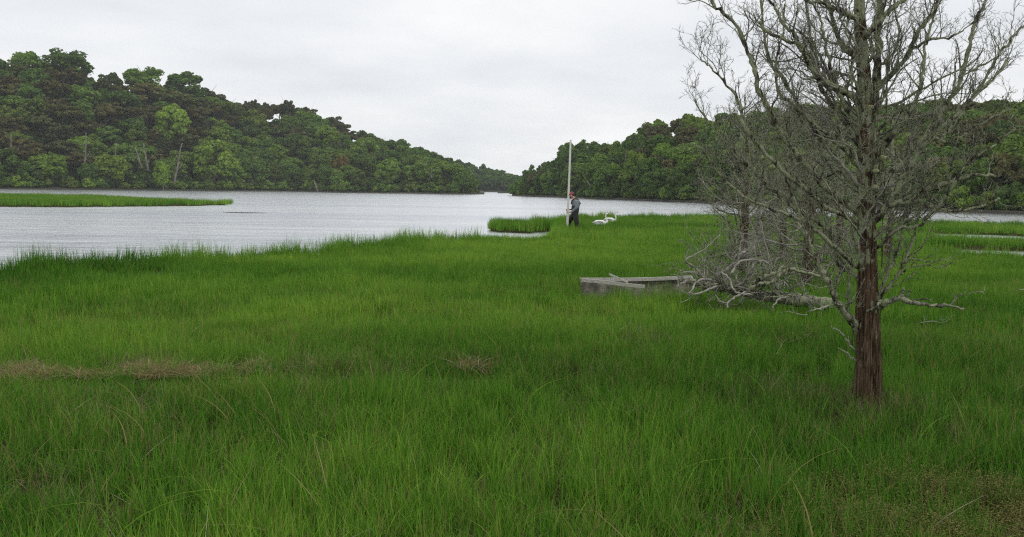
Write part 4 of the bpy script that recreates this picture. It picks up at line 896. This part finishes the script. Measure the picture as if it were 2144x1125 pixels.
def strip(pts, h0, h1, th, nrm, name, m_, lift=0.0, flare=0.0, label=None):
    """a plank following pts, from h0 down to h1 below the sheer, th thick"""
    mb = MB(); n = len(pts); nv = Vector(nrm); b = 0
    for p in pts:
        for (hh, tt) in ((h0, 0), (h1, 0), (h1, th), (h0, th)):
            mb.v.append(p+Vector((0, 0, -hh+lift))+nv*(tt-flare*hh)+Vector((flare*hh*.3, 0, 0)))
    for i in range(n-1):
        for j in range(4): q = (j+1) % 4; mb.f.append((i*4+j, i*4+q, (i+1)*4+q, (i+1)*4+j))
    mb.f.append((0, 3, 2, 1)); mb.f.append(tuple((n-1)*4+j for j in range(4)))
    o = mb.build(name, m_, skiff, smooth=False)
    if label: o['label'] = label
    return o
strip(nearT, .055, .20, .022, (0, 1, 0), 'plank', M_PAINT, 0, .22); strip(nearT, .205, .34, .022, (0, 1, 0), 'plank', M_PAINT, 0, .22); strip(nearT, .345, .48, .022, (0, 1, 0), 'plank', M_PAINT, 0, .22)
strip(nearT[:4], -.005, .05, .045, (0, 1, 0), 'gunwale', M_WOOD, .0, 0, 'broken near gunwale rail ending halfway along')
strip([q+Vector((0, .0, -.012)) for q in nearT[3:]], .0, .04, .02, (0, 1, 0), 'gunwale', M_PAINT)
strip(farT, .055, .20, .022, (0, -1, 0), 'plank', M_PAINT, 0, .2); strip(farT, .205, .34, .022, (0, -1, 0), 'plank', M_PAINT, 0, .2)
strip(farT, -.01, .05, .05, (0, -1, 0), 'gunwale', M_WOOD, .0, 0)
mb = MB(); mb.tube([bowT+Vector((-.01, 0, .02)), bowT.lerp(bowB, .5)+Vector((-.01, 0, 0)), bowB+Vector((-.01, 0, -.05))], [.022, .022, .02], 4); mb.build('stem', M_LIMB2, skiff)
tr0, tr1 = nearT[-1], farT[-1]; mb = MB(); mb.prism([tr0+Vector((0, 0, 0)), tr0+Vector((0, .0, -.45)), tr1+Vector((0, 0, -.45)), tr1], [q+Vector((.03, 0, 0)) for q in (tr0, tr0+Vector((0, 0, -.45)), tr1+Vector((0, 0, -.45)), tr1)]); mb.build('transom', M_WOOD, skiff, smooth=False)
mb = MB(); a_, b_ = sp_(1277, 577, BY-.02), sp_(1315, 594, BY-.2); dv = (b_-a_); up = Vector((0, 0, .03)); sd2 = Vector((0, .11, 0)); mb.prism([a_, a_+sd2, a_+sd2+up, a_+up], [b_, b_+sd2, b_+sd2+up, b_+up]); mb.build('thwart', M_WOOD, skiff, smooth=False, label='loose seat board jutting above the rail')
for x in (1420, 1441):
    mb = MB(); q = sp_(x, 591, BY-.13); mb.box(q+Vector((0, 0, -.03)), .025, .03, .15); mb.build('rib', M_LIMB2, skiff, smooth=False)
mb = MB(); mb.f = []; pl_ = [q+Vector((0, .05, -.42)) for q in nearT]+[q+Vector((0, -.05, -.42)) for q in reversed(farT)]; mb.v = pl_; mb.f.append(tuple(range(len(pl_)))); mb.build('bottom_board', M_PAINT, skiff, smooth=False)

# ------------------------------------------------------------------ skinned figures
def skinned(name, verts, edges, rads, mat_, parent=None, levels=2, root=0, **p):
    me = bpy.data.meshes.new(name); me.from_pydata([tuple(v) for v in verts], edges, []); o = bpy.data.objects.new(name, me); COL.objects.link(o)
    md = o.modifiers.new('skin', 'SKIN'); md.use_smooth_shade = True; sv = me.skin_vertices[0].data
    for i, r in enumerate(rads): sv[i].radius = (r if isinstance(r, tuple) else (r, r))
    for i in range(len(verts)): sv[i].use_root = (i == root)
    ms = o.modifiers.new('sub', 'SUBSURF'); ms.levels = levels; ms.render_levels = levels
    dg = bpy.context.evaluated_depsgraph_get(); dg.update(); ev = o.evaluated_get(dg); nm = bpy.data.meshes.new_from_object(ev); nm.name = name
    COL.objects.unlink(o); bpy.data.objects.remove(o); nm.materials.clear(); nm.materials.append(mat_); nm.polygons.foreach_set('use_smooth', [True]*len(nm.polygons))
    q = bpy.data.objects.new(name, nm); return link(q, parent, **p)
def uvs(mb, c, rx, ry, rz, nu=14, nv=8, v0=-90, v1=90, M=None):
    b = len(mb.v)
    for i in range(nv+1):
        la = math.radians(v0+(v1-v0)*i/nv)
        for j in range(nu):
            lo = 2*math.pi*j/nu; q = Vector((rx*math.cos(la)*math.cos(lo), ry*math.cos(la)*math.sin(lo), rz*math.sin(la)))
            if M is not None: q = M @ q
            mb.v.append(Vector(c)+q)
    for i in range(nv):
        for j in range(nu): k = (j+1) % nu; mb.f.append((b+i*nu+j, b+i*nu+k, b+(i+1)*nu+k, b+(i+1)*nu+j))
M_SKIN = simple('skin', (.42, .24, .17), (.50, .30, .22), 10, .6); M_SHIRT = simple('grey_cotton', (.16, .185, .20), (.22, .245, .26), 12, .95)
M_WADER = simple('dark_rubberised_cloth', (.012, .012, .012), (.026, .025, .023), 9, .6); M_CAP = simple('faded_red_cloth', (.24, .05, .055), (.32, .08, .09), 12, .9)
M_BEARD = simple('dark_hair', (.03, .022, .018), (.05, .04, .03), 30, .9)
M_POLE = simple('dull_white_paint', (.52, .51, .46), (.72, .71, .66), 3, .6, 0, (1, 1, .2))
PB = G(1203, 490, 0); PB.z = 0.0
man = empty('person', PB, 'man in red cap, grey shirt and black chest waders looking down beside a tall pole', 'person')
man.scale = (1.12, 1.12, 1.0)
# local frame: faces -x; y away from camera
hd = Vector((-.17, 0, 1.60))
V_ = [(0.0, 0, .98), (.015, 0, 1.15), (.03, 0, 1.32), (.015, 0, 1.45), (-.055, 0, 1.53), (-.10, 0, 1.58), (-.165, 0, 1.635), (-.19, 0, 1.70)]
E_ = [(0, 1), (1, 2), (2, 3), (3, 4), (4, 5), (5, 6), (6, 7)]; R_ = [.14, .13, .14, .10, .055, .065, .098, .085]
def add(pts, rads, frm):
    i0 = frm
    for p_, r in zip(pts, rads): V_.append(p_); R_.append(r); E_.append((i0, len(V_)-1)); i0 = len(V_)-1
    return i0
for s in (-1, 1):
    fx = -.21 if s > 0 else .12
    add([(0, s*.09, .90), (fx*.9-.04, s*.11, .50), (fx, s*.12, .10), (fx-.12, s*.12, .05)], [.105, .075, .05, .045], 0)
hands = {}
for s in (-1, 1):
    hx, hz_ = (-.26, .93) if s < 0 else (-.27, 1.03)
    hands[s] = add([(.03, s*.19, 1.40), (.05, s*.235, 1.12), (hx+.10, s*.10, hz_+.0), (hx+.02, s*.055, hz_)], [.045, .045, .036, .030], 3)
skinned('body', V_, E_, R_, M_SKIN, man, 2)
for s in (-1, 1):
    hx, hz_ = (-.26, .93) if s < 0 else (-.27, 1.03)
    for k in range(5):
        z_ = hz_+.03-.02*k; L = (.9, 1, 1.05, .95, .75)[k]
        b = Vector((hx, s*.05, z_))
        skinned('finger' if k else 'thumb', [b, b+Vector((-.04*L, s*.01, 0)), b+Vector((-.075*L, -s*.025, 0)), b+Vector((-.06*L, -s*.055, 0))], [(0, 1), (1, 2), (2, 3)], [.011, .010, .009, .008], M_SKIN, man, 1)
# shirt
V_ = [(.02, 0, 1.08), (.033, 0, 1.32), (.018, 0, 1.46)]; E_ = [(0, 1), (1, 2)]; R_ = [.160, .195, .150]
for s in (-1, 1):
    hx, hz_ = (-.26, .93) if s < 0 else (-.27, 1.03)
    add([(.03, s*.195, 1.41), (.055, s*.24, 1.12), (hx+.13, s*.115, hz_+.01)], [.105, .078, .056], 2)
skinned('shirt', V_, E_, R_, M_SHIRT, man, 2)
# chest waders with bib
V_ = [(0.0, 0, .97), (.015, 0, 1.12), (.015, 0, 1.27)]; E_ = [(0, 1), (1, 2)]; R_ = [.168, .168, .178]
for s in (-1, 1):
    fx = -.21 if s > 0 else .12
    add([(0, s*.095, .88), (fx*.9-.04, s*.115, .50), (fx, s*.12, .12), (fx-.02, s*.12, .04)], [.125, .098, .075, .07], 0)
skinned('waders', V_, E_, R_, M_WADER, man, 2)
for s in (-1, 1):
    mb = MB(); fx = -.21 if s > 0 else .12; uvs(mb, (fx-.06, s*.12, .05), .15, .055, .06, 12, 6); mb.build('boot', M_WADER, man)
    mb = MB(); mb.tube([Vector((-.14, s*.10, 1.26)), Vector((-.13, s*.11, 1.40)), Vector((-.02, s*.12, 1.53)), Vector((.12, s*.11, 1.46)), Vector((.20, s*.08, 1.28))], [.022]*5, 5); mb.build('strap', M_WADER, man)
MH = Matrix.Rotation(math.radians(-32), 3, 'Y')
mb = MB(); uvs(mb, (-.165, 0, 1.685), .112, .092, .105, 16, 8, -8, 90, MH); mb.build('cap', M_CAP, man)
mb = MB(); mb.prism([MH @ Vector(q)+Vector((-.165, 0, 1.685)) for q in ((-.09, -.07, .0), (-.09, .07, .0), (-.19, .05, -.01), (-.19, -.05, -.01))], [MH @ Vector(q)+Vector((-.165, 0, 1.685)) for q in ((-.09, -.07, .012), (-.09, .07, .012), (-.19, .05, .002), (-.19, -.05, .002))]); mb.build('cap_brim', M_CAP, man)
mb = MB(); uvs(mb, (-.205, 0, 1.575), .062, .065, .062, 10, 6); mb.build('beard', M_BEARD, man)
mb = MB(); uvs(mb, (-.265, 0, 1.655), .022, .014, .025, 8, 5); mb.build('nose', M_SKIN, man)
for s in (-1, 1):
    mb = MB(); uvs(mb, (-.15, s*.088, 1.64), .022, .012, .032, 8, 5); mb.build('ear', M_SKIN, man)
    mb = MB(); uvs(mb, (-.243, s*.035, 1.675), .01, .01, .008, 6, 4); mb.build('eye', M_BEARD, man)
mb = MB(); uvs(mb, (-.10, 0, 1.66), .07, .085, .06, 10, 6); mb.build('hair', M_BEARD, man)
# the pole: a long flat white board, its foot in the grass
p0 = P(1187, 492, PB.y-.05); p1 = P(1195, 293, PB.y-.05)
pole = empty('survey_pole', p0, 'tall white board-like pole held upright by the man at the water', 'pole'); dv = p1-p0; mb = MB()
n = 8
for i in range(n+1):
    c_ = dv*(i/n); w = .050-.014*i/n
    for (dx, dy) in ((-w, -.02), (w, -.02), (w, .02), (-w, .02)): mb.v.append(c_+Vector((dx, dy, 0)))
for i in range(n):
    for j in range(4): q = (j+1) % 4; mb.f.append((i*4+j, i*4+q, i*4+4+q, i*4+4+j))
mb.f += [(3, 2, 1, 0), tuple(n*4+j for j in range(4))]
mb.build('board', M_POLE, pole, smooth=False)

# swans
M_SWAN = simple('white_feathers', (.72, .72, .69), (.82, .82, .79), 12, .9); M_NECK = simple('cream_neck_feathers', (.70, .64, .50), (.80, .76, .66), 14, .9)
M_BEAK = simple('orange_beak', (.55, .20, .05), (.65, .26, .07), 10, .5); M_BLACK = simple('black_face_skin', (.015, .015, .015), (.03, .03, .03), 10, .5)
def swan(px, py, rz, s, label):
    B = G(px, py, 0); B.z -= .01; o = empty('swan', B, label, 'swan', None, rz); o.scale = (s, s, s)
    V = [(-.42, 0, .26), (-.28, 0, .34), (-.08, 0, .36), (.14, 0, .34), (.30, 0, .34), (.36, 0, .44), (.34, 0, .56), (.285, 0, .68), (.275, 0, .78), (.315, 0, .86), (.37, 0, .865), (.42, 0, .845)]
    R = [.035, .13, (.20, .19), (.19, .18), .11, .06, .042, .034, .034, .038, .040, .026]
    skinned('body', V, [(i, i+1) for i in range(11)], R, M_SWAN, o, 2, 2)
    for sd3 in (-1, 1):
        skinned('wing', [(.16, sd3*.13, .40), (-.05, sd3*.16, .46), (-.26, sd3*.10, .42), (-.46, sd3*.04, .34)], [(0, 1), (1, 2), (2, 3)], [(.07, .05), (.11, .05), (.08, .04), (.02, .015)], M_SWAN, o, 2)
        skinned('leg', [(-.02, sd3*.07, .20), (-.04, sd3*.07, .08), (0, sd3*.07, .01), (.07, sd3*.07, .005)], [(0, 1), (1, 2), (2, 3)], [.022, .014, .014, .02], M_BLACK, o, 1)
    skinned('beak', [(.43, 0, .842), (.48, 0, .822), (.53, 0, .80)], [(0, 1), (1, 2)], [.022, .017, .010], M_BEAK, o, 1)
    mb = MB(); uvs(mb, (.44, 0, .862), .02, .016, .014, 8, 5)
    for sd3 in (-1, 1): uvs(mb, (.405, sd3*.03, .868), .008, .006, .008, 6, 4)
    mb.build('face_patch', M_BLACK, o); return o
swan(1257, 480, 0.0, .88, 'white swan sitting in the grass with its whole back showing, nearer the man')
swan(1277, 474, -.25, 1.0, 'second swan behind, only its upright white neck showing above the grass').scale = (.88, .88, .9)

# ------------------------------------------------------------------ damp summer air
hm, ht = mat('haze'); pv = N(ht, 'ShaderNodeVolumePrincipled'); pv.inputs['Color'].default_value = (.93, .95, .97, 1); pv.inputs['Density'].default_value = 0.00017
ho = N(ht, 'ShaderNodeOutputMaterial'); ht.links.new(pv.outputs[0], ho.inputs['Volume'])
mb = MB(); mb.box((0, 700, 34.5), 3000, 1560, 73); mb.build('haze', hm, smooth=False, kind='stuff', label='thin even haze over the river and hills', category='haze')
SC.cycles.volume_bounces = 1
